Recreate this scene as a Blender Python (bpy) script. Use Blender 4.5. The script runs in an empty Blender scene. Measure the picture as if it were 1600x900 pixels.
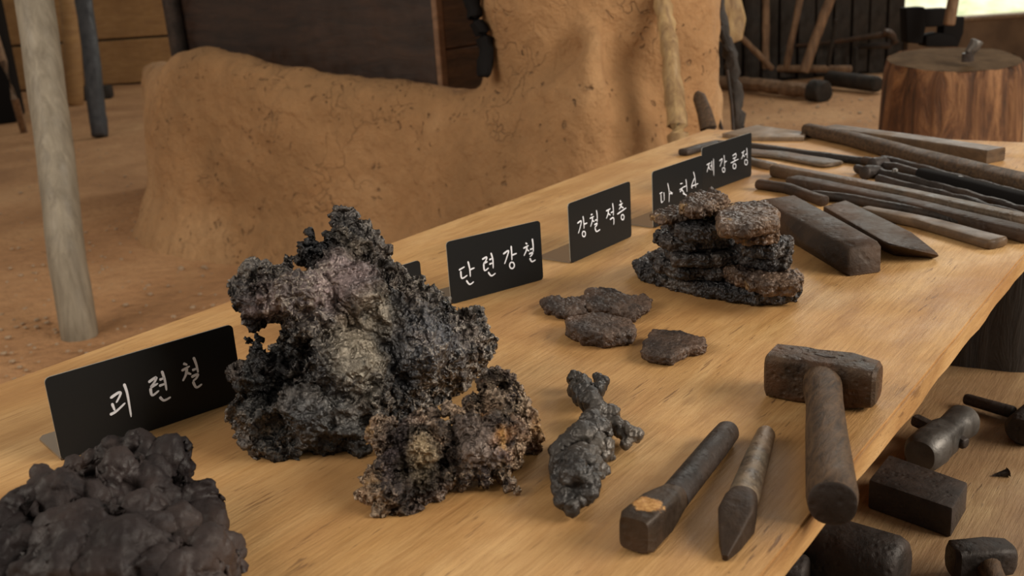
import bpy, bmesh, math, random
import numpy as np
from mathutils import Vector, Matrix, noise
random.seed(7)
S = bpy.context.scene
COL = S.collection

# ---------------------------------------------------------------- camera
CAMX = Vector((0.58849, -0.80603, -0.06324))
CAMY = Vector((0.27763, 0.12800, 0.95212))
CAMF = Vector((0.75934, 0.57787, -0.29911))
CAM = Vector((0.0, 0.0, 1.25)); FPX = 1600.0
cd = bpy.data.cameras.new('camera'); cam = bpy.data.objects.new('camera', cd); COL.objects.link(cam)
cd.sensor_width = 36.0; cd.lens = 36.0 * FPX / 1600.0; cd.clip_start = 0.02; cd.clip_end = 200
m = Matrix.Identity(4)
for i in range(3):
    m[i][0] = CAMX[i]; m[i][1] = CAMY[i]; m[i][2] = -CAMF[i]; m[i][3] = CAM[i]
cam.matrix_world = m
S.camera = cam
cd.dof.use_dof = True; cd.dof.focus_distance = 1.32; cd.dof.aperture_fstop = 7.5

# ---------------------------------------------------------------- light
S.view_settings.view_transform = 'Standard'; S.view_settings.look = 'None'
S.view_settings.gamma = 1.0; S.view_settings.use_curve_mapping = False
S.view_settings.exposure = 0.12
w = bpy.data.worlds.new('sky'); S.world = w; w.use_nodes = True
w.node_tree.nodes['Background'].inputs[0].default_value = (1.0, 0.89, 0.75, 1)
w.node_tree.nodes['Background'].inputs[1].default_value = 0.23
def area(name, loc, target, sx, sy, power, color):
    l = bpy.data.lights.new(name, 'AREA'); l.shape = 'RECTANGLE'; l.size = sx; l.size_y = sy
    l.energy = power; l.color = color
    o = bpy.data.objects.new(name, l); COL.objects.link(o); o.location = loc
    o.rotation_euler = (Vector(target) - Vector(loc)).to_track_quat('-Z', 'Y').to_euler()
    return o
area('daylight_right', (3.0, -3.9, 3.3), (1.5, 0.9, 0.75), 3.6, 2.0, 325, (1.0, 0.91, 0.78))
area('daylight_left', (-2.0, 3.6, 3.4), (2.2, 2.2, 0.5), 3.5, 2.0, 125, (1.0, 0.90, 0.77))
area('daylight_garden', (15.0, 3.0, 7.0), (15.0, 1.5, 0.5), 6.0, 6.0, 850, (1.0, 0.98, 0.9))

# ---------------------------------------------------------------- pixel helpers (a photograph pixel seen as a ray into the place)
TZ = 0.75; LZ = 0.5
def ray(px, py): return (CAMX * (px - 800) - CAMY * (py - 450) + CAMF * FPX) / FPX
def at(px, py, z):
    d = ray(px, py); return CAM + d * ((z - CAM.z) / d.z)
def atd(px, py, D): return CAM + ray(px, py) * D
def proj(p):
    v = Vector(p) - CAM; d = v.dot(CAMF)
    return 800 + v.dot(CAMX) / d * FPX, 450 - v.dot(CAMY) / d * FPX
def on_plane(px, py, p, n):
    d = ray(px, py); return CAM + d * ((p - CAM).dot(n) / d.dot(n))
# ---------------------------------------------------------------- materials
def mat(name, col, rough=0.7, metal=0.0, build=None, **kw):
    M = bpy.data.materials.new(name); M.use_nodes = True
    nt = M.node_tree; b = nt.nodes['Principled BSDF']
    b.inputs['Base Color'].default_value = (*col, 1); b.inputs['Roughness'].default_value = rough
    b.inputs['Metallic'].default_value = metal
    for k, v in kw.items(): b.inputs[k.replace('_', ' ')].default_value = v
    if build: build(NT(nt, b))
    return M
class NT:
    def __init__(s, nt, b):
        s.nt = nt; s.b = b; s.co = nt.nodes.new('ShaderNodeTexCoord').outputs['Object']
    def link(s, a, b): s.nt.links.new(a, b)
    def map(s, scale=(1, 1, 1), rot=(0, 0, 0)):
        n = s.nt.nodes.new('ShaderNodeMapping'); n.inputs['Scale'].default_value = scale
        n.inputs['Rotation'].default_value = rot; s.link(s.co, n.inputs[0]); return n.outputs[0]
    def noise(s, scale, detail=4, rough=0.55, dist=0.0, vec=None):
        n = s.nt.nodes.new('ShaderNodeTexNoise'); n.inputs['Scale'].default_value = scale
        n.inputs['Detail'].default_value = detail; n.inputs['Roughness'].default_value = rough
        n.inputs['Distortion'].default_value = dist; s.link(vec or s.co, n.inputs['Vector']); return n.outputs['Fac']
    def vor(s, scale, feature='F1', vec=None, out='Distance'):
        n = s.nt.nodes.new('ShaderNodeTexVoronoi'); n.feature = feature; n.inputs['Scale'].default_value = scale
        s.link(vec or s.co, n.inputs['Vector']); return n.outputs[out]
    def wave(s, scale, dist, detail=3, dscale=1.0, vec=None, dirn='X'):
        n = s.nt.nodes.new('ShaderNodeTexWave'); n.inputs['Scale'].default_value = scale; n.bands_direction = dirn
        n.inputs['Distortion'].default_value = dist; n.inputs['Detail'].default_value = detail
        n.inputs['Detail Scale'].default_value = dscale; s.link(vec or s.co, n.inputs['Vector']); return n.outputs['Fac']
    def ramp(s, fac, stops):
        n = s.nt.nodes.new('ShaderNodeValToRGB'); e = n.color_ramp.elements
        while len(e) < len(stops): e.new(0.5)
        for i, (p, c) in enumerate(stops):
            e[i].position = p; e[i].color = (*c, 1) if len(c) == 3 else c
        s.link(fac, n.inputs[0]); return n.outputs[0]
    def rng(s, fac, a, b, c=0.0, d=1.0):
        n = s.nt.nodes.new('ShaderNodeMapRange'); s.link(fac, n.inputs[0])
        for i, v in enumerate((a, b, c, d)): n.inputs[i + 1].default_value = v
        return n.outputs[0]
    def mix(s, fac, a, b, blend='MIX'):
        n = s.nt.nodes.new('ShaderNodeMix'); n.data_type = 'RGBA'; n.blend_type = blend
        if isinstance(fac, (int, float)): n.inputs[0].default_value = fac
        else: s.link(fac, n.inputs[0])
        for v, i in ((a, 6), (b, 7)):
            if isinstance(v, tuple): n.inputs[i].default_value = (*v, 1)
            else: s.link(v, n.inputs[i])
        return n.outputs[2]
    def math(s, op, a, b=0.0):
        n = s.nt.nodes.new('ShaderNodeMath'); n.operation = op
        for v, i in ((a, 0), (b, 1)):
            if isinstance(v, (int, float)): n.inputs[i].default_value = v
            else: s.link(v, n.inputs[i])
        return n.outputs[0]
    def bump(s, h, strength=0.5, dist=0.01, prev=None):
        n = s.nt.nodes.new('ShaderNodeBump'); n.inputs['Strength'].default_value = strength
        n.inputs['Distance'].default_value = dist; s.link(h, n.inputs['Height'])
        if prev: s.link(prev, n.inputs['Normal'])
        s.link(n.outputs[0], s.b.inputs['Normal']); return n.outputs[0]
    def color(s, c): s.link(c, s.b.inputs['Base Color'])
    def rough(s, c): s.link(c, s.b.inputs['Roughness'])
    def metal(s, c): s.link(c, s.b.inputs['Metallic'])

def wood_build(light, mid, dark, fleck, grain=60, rot=0.0, blotch=0.6, stain=None):
    def f(t):
        v = t.map((1.6, 16, 8), (0, 0, rot)); v2 = t.map((1.1, 3.0, 3), (0, 0, rot + .1)); v3 = t.map((20, 190, 90), (0, 0, rot + 0.04)); v4 = t.map((9, 150, 60), (0, 0, rot))
        c = t.ramp(t.noise(2.0, 6, 0.62, 1.2, v2), [(0.30, dark), (0.47, mid), (0.64, light)])
        g = t.ramp(t.noise(3.0, 8, 0.7, 1.0, v), [(0.3, (0.74, 0.68, 0.60)), (0.52, (1, 1, 1)), (0.75, (1.10, 1.08, 1.04))])
        c = t.mix(0.8, c, g, 'MULTIPLY')
        g2 = t.ramp(t.noise(1.6, 5, 0.7, 0.3, v4), [(0.35, (0.80, 0.75, 0.68)), (0.55, (1, 1, 1))])
        c = t.mix(0.8, c, g2, 'MULTIPLY')
        fl = t.rng(t.noise(1.0, 3, 0.5, 0.3, v3), 0.62, 0.68)
        fl = t.math('MULTIPLY', fl, t.rng(t.noise(4.0, 3, .6, 0, t.map((1, 3, 1), (0, 0, rot))), 0.50, 0.62))
        c = t.mix(t.math('MULTIPLY', fl, .8), c, fleck)
        k = t.rng(t.vor(3.4, 'F1', t.map((0.8, 1.7, 1), (0, 0, rot))), 0.02, 0.07, 1, 0)
        c = t.mix(t.math('MULTIPLY', k, 0.6), c, fleck)
        sp = t.math('MULTIPLY', t.rng(t.vor(60, 'F1', t.map((1, 1.6, 1))), 0.05, 0.12, 1, 0), t.rng(t.noise(7, 2), .55, .62))
        c = t.mix(t.math('MULTIPLY', sp, .7), c, fleck)
        if stain:
            c = t.mix(t.math('MULTIPLY', t.rng(t.noise(2.8, 4, 0.6, 0.6), 0.47, 0.66), blotch), c, stain, 'MIX')
        t.color(c)
        t.rough(t.rng(t.noise(9, 3), 0.3, 0.7, 0.5, 0.75))
        b = t.bump(t.noise(3.0, 6, 0.7, 0.4, v), 0.3, 0.006)
        b = t.bump(t.noise(1.6, 5, 0.7, 0.3, v4), 0.4, 0.003, b)
        t.bump(fl, 0.3, 0.001, b)
    return f
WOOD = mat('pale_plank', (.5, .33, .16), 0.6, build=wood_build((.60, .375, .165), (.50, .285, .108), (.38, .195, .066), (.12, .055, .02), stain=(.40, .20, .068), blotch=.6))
WOODL = mat('lower_plank', (.4, .27, .14), 0.6, build=wood_build((.36, .24, .12), (.27, .165, .08), (.18, .10, .045), (.08, .045, .02), rot=0.6, stain=(.22, .12, .05)))  # plank colours lowered to carry the shade over the lower bench

def old_wood(light, dark, sc=(3, 30, 30), rough=0.7):
    def f(t):
        v = t.map(sc)
        n = t.noise(2.2, 6, 0.65, 0.6, v)
        c = t.ramp(n, [(0.3, dark), (0.7, light)])
        c = t.mix(t.math('MULTIPLY', t.rng(t.noise(6, 4), 0.5, 0.7), 0.5), c, dark)
        t.color(c); t.rough(t.rng(t.noise(14, 3), 0.3, 0.7, rough - 0.15, rough + 0.15))
        t.bump(n, 0.5, 0.004)
    return f
def iron(light, dark, rust=None, rustamt=0.5, sc=40, metal=0.6, r0=0.32, r1=0.6, bump=0.35, bd=0.0015):
    def f(t):
        n = t.noise(sc, 6, 0.65, 0.3); n2 = t.noise(sc * 0.3, 4)
        c = t.ramp(n, [(0.3, dark), (0.7, light)])
        if rust:
            c = t.mix(t.math('MULTIPLY', t.rng(n2, 0.45, 0.65), rustamt), c, rust)
        ge = t.nt.nodes.new('ShaderNodeNewGeometry')        # edges rubbed brighter by use
        c = t.mix(t.math('MULTIPLY', t.rng(ge.outputs['Pointiness'], .53, .62), t.rng(n2, .3, .6, .15, .7)), c, tuple(min(1, x * 2.6) for x in light))
        t.color(c); t.rough(t.rng(n, 0.3, 0.7, r0, r1)); t.b.inputs['Metallic'].default_value = metal
        b = t.bump(n, bump, bd)
        t.bump(t.rng(t.vor(sc * 2.2), 0, 0.35), bump * 0.6, bd * 0.6, b)
    return f
HIRON = mat('hammer_iron', (.06, .045, .035), Specular_IOR_Level=.3, build=iron((.078, .048, .029), (.016, .010, .008), (.10, .042, .018), .8, 45, .35, .38, .65, .8, .006))
DIRON = mat('dark_iron', (.03, .03, .03), Specular_IOR_Level=.3, build=iron((.036, .028, .025), (.012, .010, .009), (.06, .034, .02), .5, 40, .3, .4, .7, .7, .004))
BIRON = mat('brown_iron', (.06, .04, .03), Specular_IOR_Level=.3, build=iron((.052, .031, .019), (.014, .009, .007), (.066, .028, .012), .6, 25, .2, .48, .75, .7, .005))
PIRON = mat('worn_tan_iron', (.1, .08, .06), Specular_IOR_Level=.4, build=iron((.22, .165, .11), (.035, .026, .02), (.15, .075, .035), .5, 50, .4, .36, .6, .7, .003))
GIRON = mat('grey_brown_iron', (.1, .08, .06), Specular_IOR_Level=.3, build=iron((.135, .095, .062), (.026, .019, .014), (.11, .052, .024), .6, 38, .3, .38, .65, .7, .004))
SIRON = mat('grey_steel', (.1, .1, .1), build=iron((.13, .12, .11), (.04, .036, .034), (.07, .05, .035), .5, 30, .55, .34, .6, .5, .003))
RUST = mat('rust_patch_iron', (.3, .15, .05), build=iron((.36, .18, .06), (.12, .055, .025), (.06, .045, .04), .6, 90, .2, .5, .8))
HANDLE = mat('handle_wood', (.15, .1, .06), Specular_IOR_Level=.3, build=old_wood((.110, .062, .031), (.022, .013, .008), (14, 60, 60), .65))
DWOOD = mat('bellows_wood', (.04, .02, .015), build=old_wood((.055, .028, .018), (.018, .011, .009), (1.2, 1.2, 9), .5))
RWOOD = mat('bellows_end_wood', (.14, .07, .03), build=old_wood((.17, .085, .04), (.05, .025, .014), (2, 2, 14), .6))
TRIMW = mat('bellows_trim_wood', (.2, .11, .06), build=old_wood((.26, .14, .075), (.12, .06, .03), (3, 3, 8), .6))
POLEW = mat('grey_pole_wood', (.3, .25, .18), build=old_wood((.31, .27, .205), (.15, .125, .09), (14, 14, 1.2), .65))
BARKW = mat('yellow_stick_wood', (.3, .2, .09), build=old_wood((.48, .33, .15), (.15, .075, .03), (14, 14, 3), .7))
BACKW = mat('back_stick_wood', (.2, .12, .07), build=old_wood((.30, .18, .10), (.10, .055, .03), (10, 10, 2), .75))
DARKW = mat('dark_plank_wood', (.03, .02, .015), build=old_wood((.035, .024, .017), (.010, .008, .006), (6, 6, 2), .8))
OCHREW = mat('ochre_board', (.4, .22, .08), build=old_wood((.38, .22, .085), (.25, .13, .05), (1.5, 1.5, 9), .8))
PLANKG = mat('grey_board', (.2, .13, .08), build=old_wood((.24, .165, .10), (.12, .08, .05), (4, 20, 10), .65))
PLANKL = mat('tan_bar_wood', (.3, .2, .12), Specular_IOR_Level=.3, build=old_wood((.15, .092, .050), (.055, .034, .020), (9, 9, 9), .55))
BLACK = mat('black_soot_shade', (.010, .009, .009), .9, Specular_IOR_Level=.1)
def bark(t):
    v = t.map((6, 6, 1.3)); n = t.noise(2.6, 7, 0.7, 1.0, v)
    c = t.ramp(n, [(0.32, (.022, .012, .008)), (0.48, (.13, .055, .022)), (0.68, (.33, .165, .07))])
    t.color(c); t.b.inputs['Roughness'].default_value = 0.75; t.bump(n, 0.9, 0.025)
STUMP = mat('stump_bark', (.2, .1, .05), build=bark)
def sttop(t):
    d = t.wave(9, 3.0, 4, 2.0); n = t.noise(9, 6, .7)
    c = t.ramp(n, [(0.3, (.05, .031, .018)), (0.7, (.13, .085, .048))]); c = t.mix(.15, c, t.ramp(d, [(0, (.06, .03, .015)), (1, (.2, .14, .09))]))
    t.color(c); t.bump(n, .6, .01)
STUMPT = mat('stump_cut_face', (.3, .2, .1), 1.0, Specular_IOR_Level=.05, build=sttop)
def dlog(t):
    v = t.map((10, 10, 1.5)); n = t.noise(2.6, 6, 0.7, 0.8, v)
    t.color(t.ramp(n, [(0.3, (.008, .007, .007)), (0.7, (.05, .038, .03))])); t.bump(n, .7, .008)
DPOST = mat('blue_black_post', (.03, .033, .04), .6, build=old_wood((.055, .055, .06), (.018, .02, .026), (8, 8, 1.5), .6))
DLOG = mat('black_log_bark', (.03, .02, .02), .75, build=dlog)

def clay(t):
    n = t.noise(1.3, 8, 0.6, 0.3); f = t.noise(22, 5, 0.6)
    c = t.ramp(n, [(0.25, (.27, .15, .064)), (0.5, (.39, .215, .094)), (0.75, (.52, .32, .16))])
    c = t.mix(t.math('MULTIPLY', t.rng(f, .4, .7), .3), c, (.22, .12, .052))
    w = t.math('ADD', t.math('MULTIPLY', t.noise(5, 4), 0.6), 0)
    vm = t.nt.nodes.new('ShaderNodeVectorMath'); vm.operation = 'ADD'; t.link(t.co, vm.inputs[0])
    nn = t.nt.nodes.new('ShaderNodeTexNoise'); nn.inputs['Scale'].default_value = 7; t.link(t.co, nn.inputs['Vector'])
    sc = t.nt.nodes.new('ShaderNodeVectorMath'); sc.operation = 'SCALE'; sc.inputs['Scale'].default_value = 0.35
    t.link(nn.outputs['Color'], sc.inputs[0]); t.link(sc.outputs[0], vm.inputs[1])
    cr = t.rng(t.vor(5.5, 'DISTANCE_TO_EDGE', vm.outputs[0]), 0.0, 0.02)
    cm = t.math('MULTIPLY', t.rng(t.noise(3.1, 3), .55, .66), .22)
    crack = t.math('MULTIPLY', t.math('SUBTRACT', 1.0, cr), cm)
    pits = t.math('MULTIPLY', t.rng(t.vor(17, 'F1', vm.outputs[0]), .08, .2, 1, 0), t.rng(t.noise(4.2, 2), .5, .6))
    t.color(c)
    h = t.math('SUBTRACT', t.math('ADD', t.noise(4, 8, .65), t.math('MULTIPLY', t.rng(t.noise(7, 5, .6, .3), .46, .60), .14)), t.math('ADD', crack, pits))
    b = t.bump(h, 0.9, 0.04); b = t.bump(t.noise(10, 6, .65), .6, .02, b); t.bump(f, .6, .014, b)
CLAY = mat('clay', (.42, .25, .11), .92, build=clay)
def dirt(t):
    n = t.noise(1.1, 8, .62, .4); f = t.noise(16, 6, .65)
    c = t.ramp(n, [(0.3, (.33, .165, .07)), (0.5, (.46, .245, .11)), (0.72, (.58, .34, .165))])
    c = t.mix(t.math('MULTIPLY', t.rng(f, .5, .7), .35), c, (.20, .095, .04))
    c = t.mix(t.math('MULTIPLY', t.rng(t.vor(40), .0, .16, 1, 0), .3), c, (.55, .40, .26))
    t.color(c); b = t.bump(n, .6, .06); t.bump(f, .9, .035, b)
DIRT = mat('packed_earth', (.38, .2, .09), .95, build=dirt)
PEB = mat('pebble', (.36, .26, .17), .85)
GRASS = mat('garden_grass', (.35, .4, .18), .9, build=lambda t: (t.color(t.ramp(t.noise(3, 5), [(.35, (.50, .58, .34)), (.65, (.88, .82, .64))])), None)[1])
SILLW = mat('low_wall_plaster', (.12, .075, .04), .9, build=lambda t: t.color(t.ramp(t.noise(3, 5), [(.35, (.085, .052, .03)), (.65, (.15, .095, .055))])))

def slag(base, dark, light, rust=None, rustamt=.4, metal=.5, r0=.22, r1=.6, sc=1.0, b1=.8, crinkle=True, patch=None, zoned=False):
    def f(t):
        n = t.noise(30 * sc, 8, .7, .4); big = t.noise(8 * sc, 4, .5, .3); fine = t.noise(160 * sc, 4, .7)
        c = t.ramp(big, [(.36, dark), (.50, base), (.66, light)])
        if zoned:                                # pigment of the rock's own parts and shade of its cavities, painted into the mesh
            at_ = t.nt.nodes.new('ShaderNodeAttribute'); at_.attribute_name = 'pigment_shade'
            v = t.ramp(t.noise(12 * sc, 5, .6), [(.35, (.55, .55, .55)), (.6, (1.35, 1.35, 1.35))])
            z = t.mix(1.0, at_.outputs['Color'], v, 'MULTIPLY')
            lum = t.rng(at_.outputs['Fac'], .004, .012)
            c = t.mix(t.math('MULTIPLY', lum, .88), c, z)
        c = t.mix(t.math('MULTIPLY', t.rng(n, .50, .36), .85), c, dark)
        c = t.mix(t.math('MULTIPLY', t.rng(fine, .58, .72), .22), c, light)
        if rust: c = t.mix(t.math('MULTIPLY', t.rng(t.noise(14 * sc, 4, .6), .52, .66), rustamt), c, rust)
        if patch: c = t.mix(t.math('MULTIPLY', t.rng(t.noise(18, 4, .6, .8), .60, .68), .8), c, patch)
        w = t.nt.nodes.new('ShaderNodeVectorMath'); w.operation = 'ADD'; t.link(t.co, w.inputs[0])
        nn = t.nt.nodes.new('ShaderNodeTexNoise'); nn.inputs['Scale'].default_value = 70 * sc; t.link(t.co, nn.inputs['Vector'])
        s2 = t.nt.nodes.new('ShaderNodeVectorMath'); s2.operation = 'SCALE'; s2.inputs['Scale'].default_value = .022 / sc
        t.link(nn.outputs['Color'], s2.inputs[0]); t.link(s2.outputs[0], w.inputs[1])
        if crinkle:
            e = t.rng(t.vor(85 * sc, 'DISTANCE_TO_EDGE', w.outputs[0]), 0, .10, 1, 0)
            e = t.math('MULTIPLY', e, t.rng(big, .42, .60)); c = t.mix(t.math('MULTIPLY', e, .55), c, tuple(min(1, x * 1.9) for x in light))
        t.color(c)
        t.rough(t.rng(t.noise(90 * sc, 4, .6), .38, .62, r0, r1)); t.b.inputs['Metallic'].default_value = metal
        b = t.bump(n, b1 * .8, .006)
        if crinkle: b = t.bump(t.rng(t.vor(100 * sc, 'F1', w.outputs[0]), 0.0, .6), b1, .006, b)
        t.bump(t.noise(230 * sc, 3, .6, 1.5), b1 * .7, .0022, b)
    return f
SLAG_BLOOM = mat('bloom_slag', (.08, .075, .07), build=slag((.105, .095, .090), (.020, .020, .023), (.24, .21, .18), (.12, .075, .045), .3, .5, .12, .5, zoned=True))
SLAG_SPIKY = mat('spiky_slag', (.1, .08, .06), build=slag((.17, .125, .10), (.035, .026, .027), (.36, .27, .19), (.24, .10, .03), .5, .6, .10, .42, 1.2, 1.0, True, (.34, .19, .06), zoned=True))
SLAG_DARK = mat('dark_lump_slag', (.04, .035, .035), Specular_IOR_Level=.3, build=slag((.030, .021, .020), (.010, .007, .008), (.050, .036, .033), (.055, .034, .026), .4, .1, .45, .75, .6, .5, False))
SLAG_GREY = mat('twisted_lump_iron', (.06, .055, .05), build=slag((.085, .075, .067), (.025, .023, .023), (.16, .14, .12), (.07, .05, .035), .3, .4, .26, .55, .8, .5, False))
SLAG_PLATE = mat('flat_fragment_slag', (.08, .055, .045), build=slag((.080, .052, .039), (.028, .02, .018), (.11, .074, .056), (.12, .065, .04), .45, .2, .4, .7, 1.2, .5, True))
SLAG_STACK = mat('stack_slab_dark', (.05, .045, .045), build=slag((.05, .046, .047), (.016, .016, .019), (.10, .088, .08), (.07, .04, .03), .3, .45, .2, .5, 1.1, .6, True))
SLAG_TOP = mat('stack_slab_brown', (.15, .1, .07), build=slag((.11, .070, .048), (.035, .024, .02), (.18, .12, .08), (.17, .09, .045), .4, .35, .28, .6, 1.1, .55, True, (.42, .26, .10)))

ACRY = mat('black_acrylic', (.010, .011, .012), .42, Specular_IOR_Level=.22)
EDGE = mat('acrylic_edge', (.36, .36, .33), .3)
FOOT = mat('clear_acrylic_foot', (.34, .27, .20), .15, Transmission_Weight=.4)
PAINT = mat('white_brush_paint', (.88, .91, 1.0), .5)
# ---------------------------------------------------------------- object helpers
def link(name, me, m=None, parent=None):
    o = bpy.data.objects.new(name, me); COL.objects.link(o)
    if m: me.materials.append(m)
    if parent: o.parent = parent
    return o
def tag(o, label, cat, group=None):
    o['label'] = label; o['category'] = cat
    if group: o['group'] = group
    return o
def struct(o): o['kind'] = 'structure'; return o
def empty(name, loc, label=None, cat=None, group=None):
    o = bpy.data.objects.new(name, None); COL.objects.link(o); o.location = loc; o.empty_display_size = .05
    if label: tag(o, label, cat, group)
    bpy.context.view_layer.update()
    return o
def sharp(bm, ang=38):
    for f in bm.faces: f.smooth = True
    for e in bm.edges:
        if len(e.link_faces) == 2 and e.calc_face_angle(0) > math.radians(ang): e.smooth = False
def finish(name, bm, m, parent=None, origin=None, ang=38):
    """mesh given in world coordinates; its origin is moved to the parent's place or to its own base"""
    bmesh.ops.recalc_face_normals(bm, faces=bm.faces[:]); sharp(bm, ang)
    if parent is not None: off = parent.location.copy() if parent.parent is None else parent.parent.location + parent.location
    else:
        vs = [v.co for v in bm.verts]
        off = Vector(((min(v.x for v in vs) + max(v.x for v in vs)) / 2, (min(v.y for v in vs) + max(v.y for v in vs)) / 2, min(v.z for v in vs)))
        if origin: off = Vector(origin)
    bmesh.ops.translate(bm, verts=bm.verts[:], vec=-off)
    me = bpy.data.meshes.new(name); bm.to_mesh(me); bm.free()
    o = link(name, me, m, parent)
    if parent is None: o.location = off
    return o
def add_box(bm, c, s, rz=0.0):
    r = bmesh.ops.create_cube(bm, size=1.0)
    M = Matrix.Translation(c) @ Matrix.Rotation(rz, 4, 'Z') @ Matrix.Diagonal((*s, 1))
    bmesh.ops.transform(bm, matrix=M, verts=r['verts']); return r['verts']
def bevel(bm, w, seg=2):
    bmesh.ops.bevel(bm, geom=bm.edges[:], offset=w, segments=seg, profile=.5, affect='EDGES', clamp_overlap=True)
def hull(pts, bev=0.003, seg=2):
    bm = bmesh.new()
    for p in pts: bm.verts.new(p)
    r = bmesh.ops.convex_hull(bm, input=bm.verts[:])
    dead = [g for g in r['geom_interior'] if isinstance(g, bmesh.types.BMVert) and g.is_valid]
    if dead: bmesh.ops.delete(bm, geom=list(set(dead)), context='VERTS')
    bmesh.ops.dissolve_limit(bm, angle_limit=math.radians(2), verts=bm.verts[:], edges=bm.edges[:])
    if bev: bevel(bm, bev, seg)
    return bm
def loft(bm, sts, n=20, p=2.0, sq=None, jit=0.0, seed=0.0, cham=0.3):
    """sts: (point, half width, half height[, power]); rings of superellipses along the path"""
    rings = []; P = [Vector(s[0]) for s in sts]
    for i, s in enumerate(sts):
        a = P[max(i - 1, 0)]; b = P[min(i + 1, len(P) - 1)]; d = (b - a).normalized()
        up = Vector((0, 0, 1)) if abs(d.z) < .9 else Vector((0, 1, 0))
        side = d.cross(up).normalized(); u2 = side.cross(d).normalized()
        pw = s[3] if len(s) > 3 else p
        ring = []
        for k in range(n):
            t = 2 * math.pi * (k + .5) / n; c, si = math.cos(t), math.sin(t)
            x = math.copysign(abs(c) ** (2 / pw), c) * s[1]; y = math.copysign(abs(si) ** (2 / pw), si) * s[2]
            q = P[i] + side * x + u2 * y
            if jit: q += noise.noise_vector(q * 30 + Vector((seed, 0, 0))) * jit
            ring.append(bm.verts.new(q))
        rings.append(ring)
    for a, b in zip(rings[:-1], rings[1:]):
        for k in range(n): bm.faces.new((a[k], a[(k + 1) % n], b[(k + 1) % n], b[k]))
    bm.faces.new(rings[0][::-1]); bm.faces.new(rings[-1])
    return bm
def rod(pts, r0, r1=None, z=None, n=14, p=2.0, jit=0.0, endr=True, flat=1.0):
    """stations along world points with rounded ends"""
    if r1 is None: r1 = r0
    P = [Vector(q) for q in pts]; L = [0]
    for a, b in zip(P[:-1], P[1:]): L.append(L[-1] + (b - a).length)
    sts = []
    N = max(10, len(P) * 5) if jit else max(len(P), 2)
    def samp(s):
        for i in range(len(P) - 1):
            if s <= L[i + 1] or i == len(P) - 2:
                t = (s - L[i]) / max(L[i + 1] - L[i], 1e-9); return P[i].lerp(P[i + 1], t)
    T = L[-1]; e = min(r0 * .35, T * .1)
    ss = [0, e * .3, e] + [e + (T - 2 * e) * k / N for k in range(1, N)] + [T - e, T - e * .3, T]
    for j, s in enumerate(ss):
        r = r0 + (r1 - r0) * s / T
        k = 1.0
        if endr and (j == 0 or j == len(ss) - 1): k = .72
        elif endr and (j == 1 or j == len(ss) - 2): k = .90
        sts.append((samp(s), r * k, r * k * flat, p))
    bm = bmesh.new(); loft(bm, sts, n, p, jit=jit, seed=r0 * 991)
    return bm
def _apply(me, mods):
    """run the modifier stack on a mesh and hand back the finished mesh"""
    o = bpy.data.objects.new('tmp', me); COL.objects.link(o); tx = []
    for md in mods:
        if md[0] == 'R':
            r = o.modifiers.new('r', 'REMESH'); r.mode = 'VOXEL'; r.voxel_size = md[1]; r.use_smooth_shade = True
        elif md[0] == 'S':
            q = o.modifiers.new('s', 'SMOOTH'); q.iterations = md[1]; q.factor = .5
        else:
            kind, size, strength, mid = md[1]
            t = bpy.data.textures.new('d', kind); tx.append(t); t.noise_scale = size
            if kind == 'CLOUDS': t.noise_depth = 3
            if kind == 'MUSGRAVE': t.musgrave_type = 'RIDGED_MULTIFRACTAL'; t.octaves = 3
            d = o.modifiers.new('d', 'DISPLACE'); d.texture = t; d.strength = strength; d.mid_level = mid; d.texture_coords = 'LOCAL'
    nm = bpy.data.meshes.new_from_object(o.evaluated_get(bpy.context.evaluated_depsgraph_get()))
    bpy.data.objects.remove(o); bpy.data.meshes.remove(me)
    for t in tx: bpy.data.textures.remove(t)
    return nm
def getco(me):
    co = np.empty(len(me.vertices) * 3, np.float32); me.vertices.foreach_get('co', co); return co.reshape(-1, 3)
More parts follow.
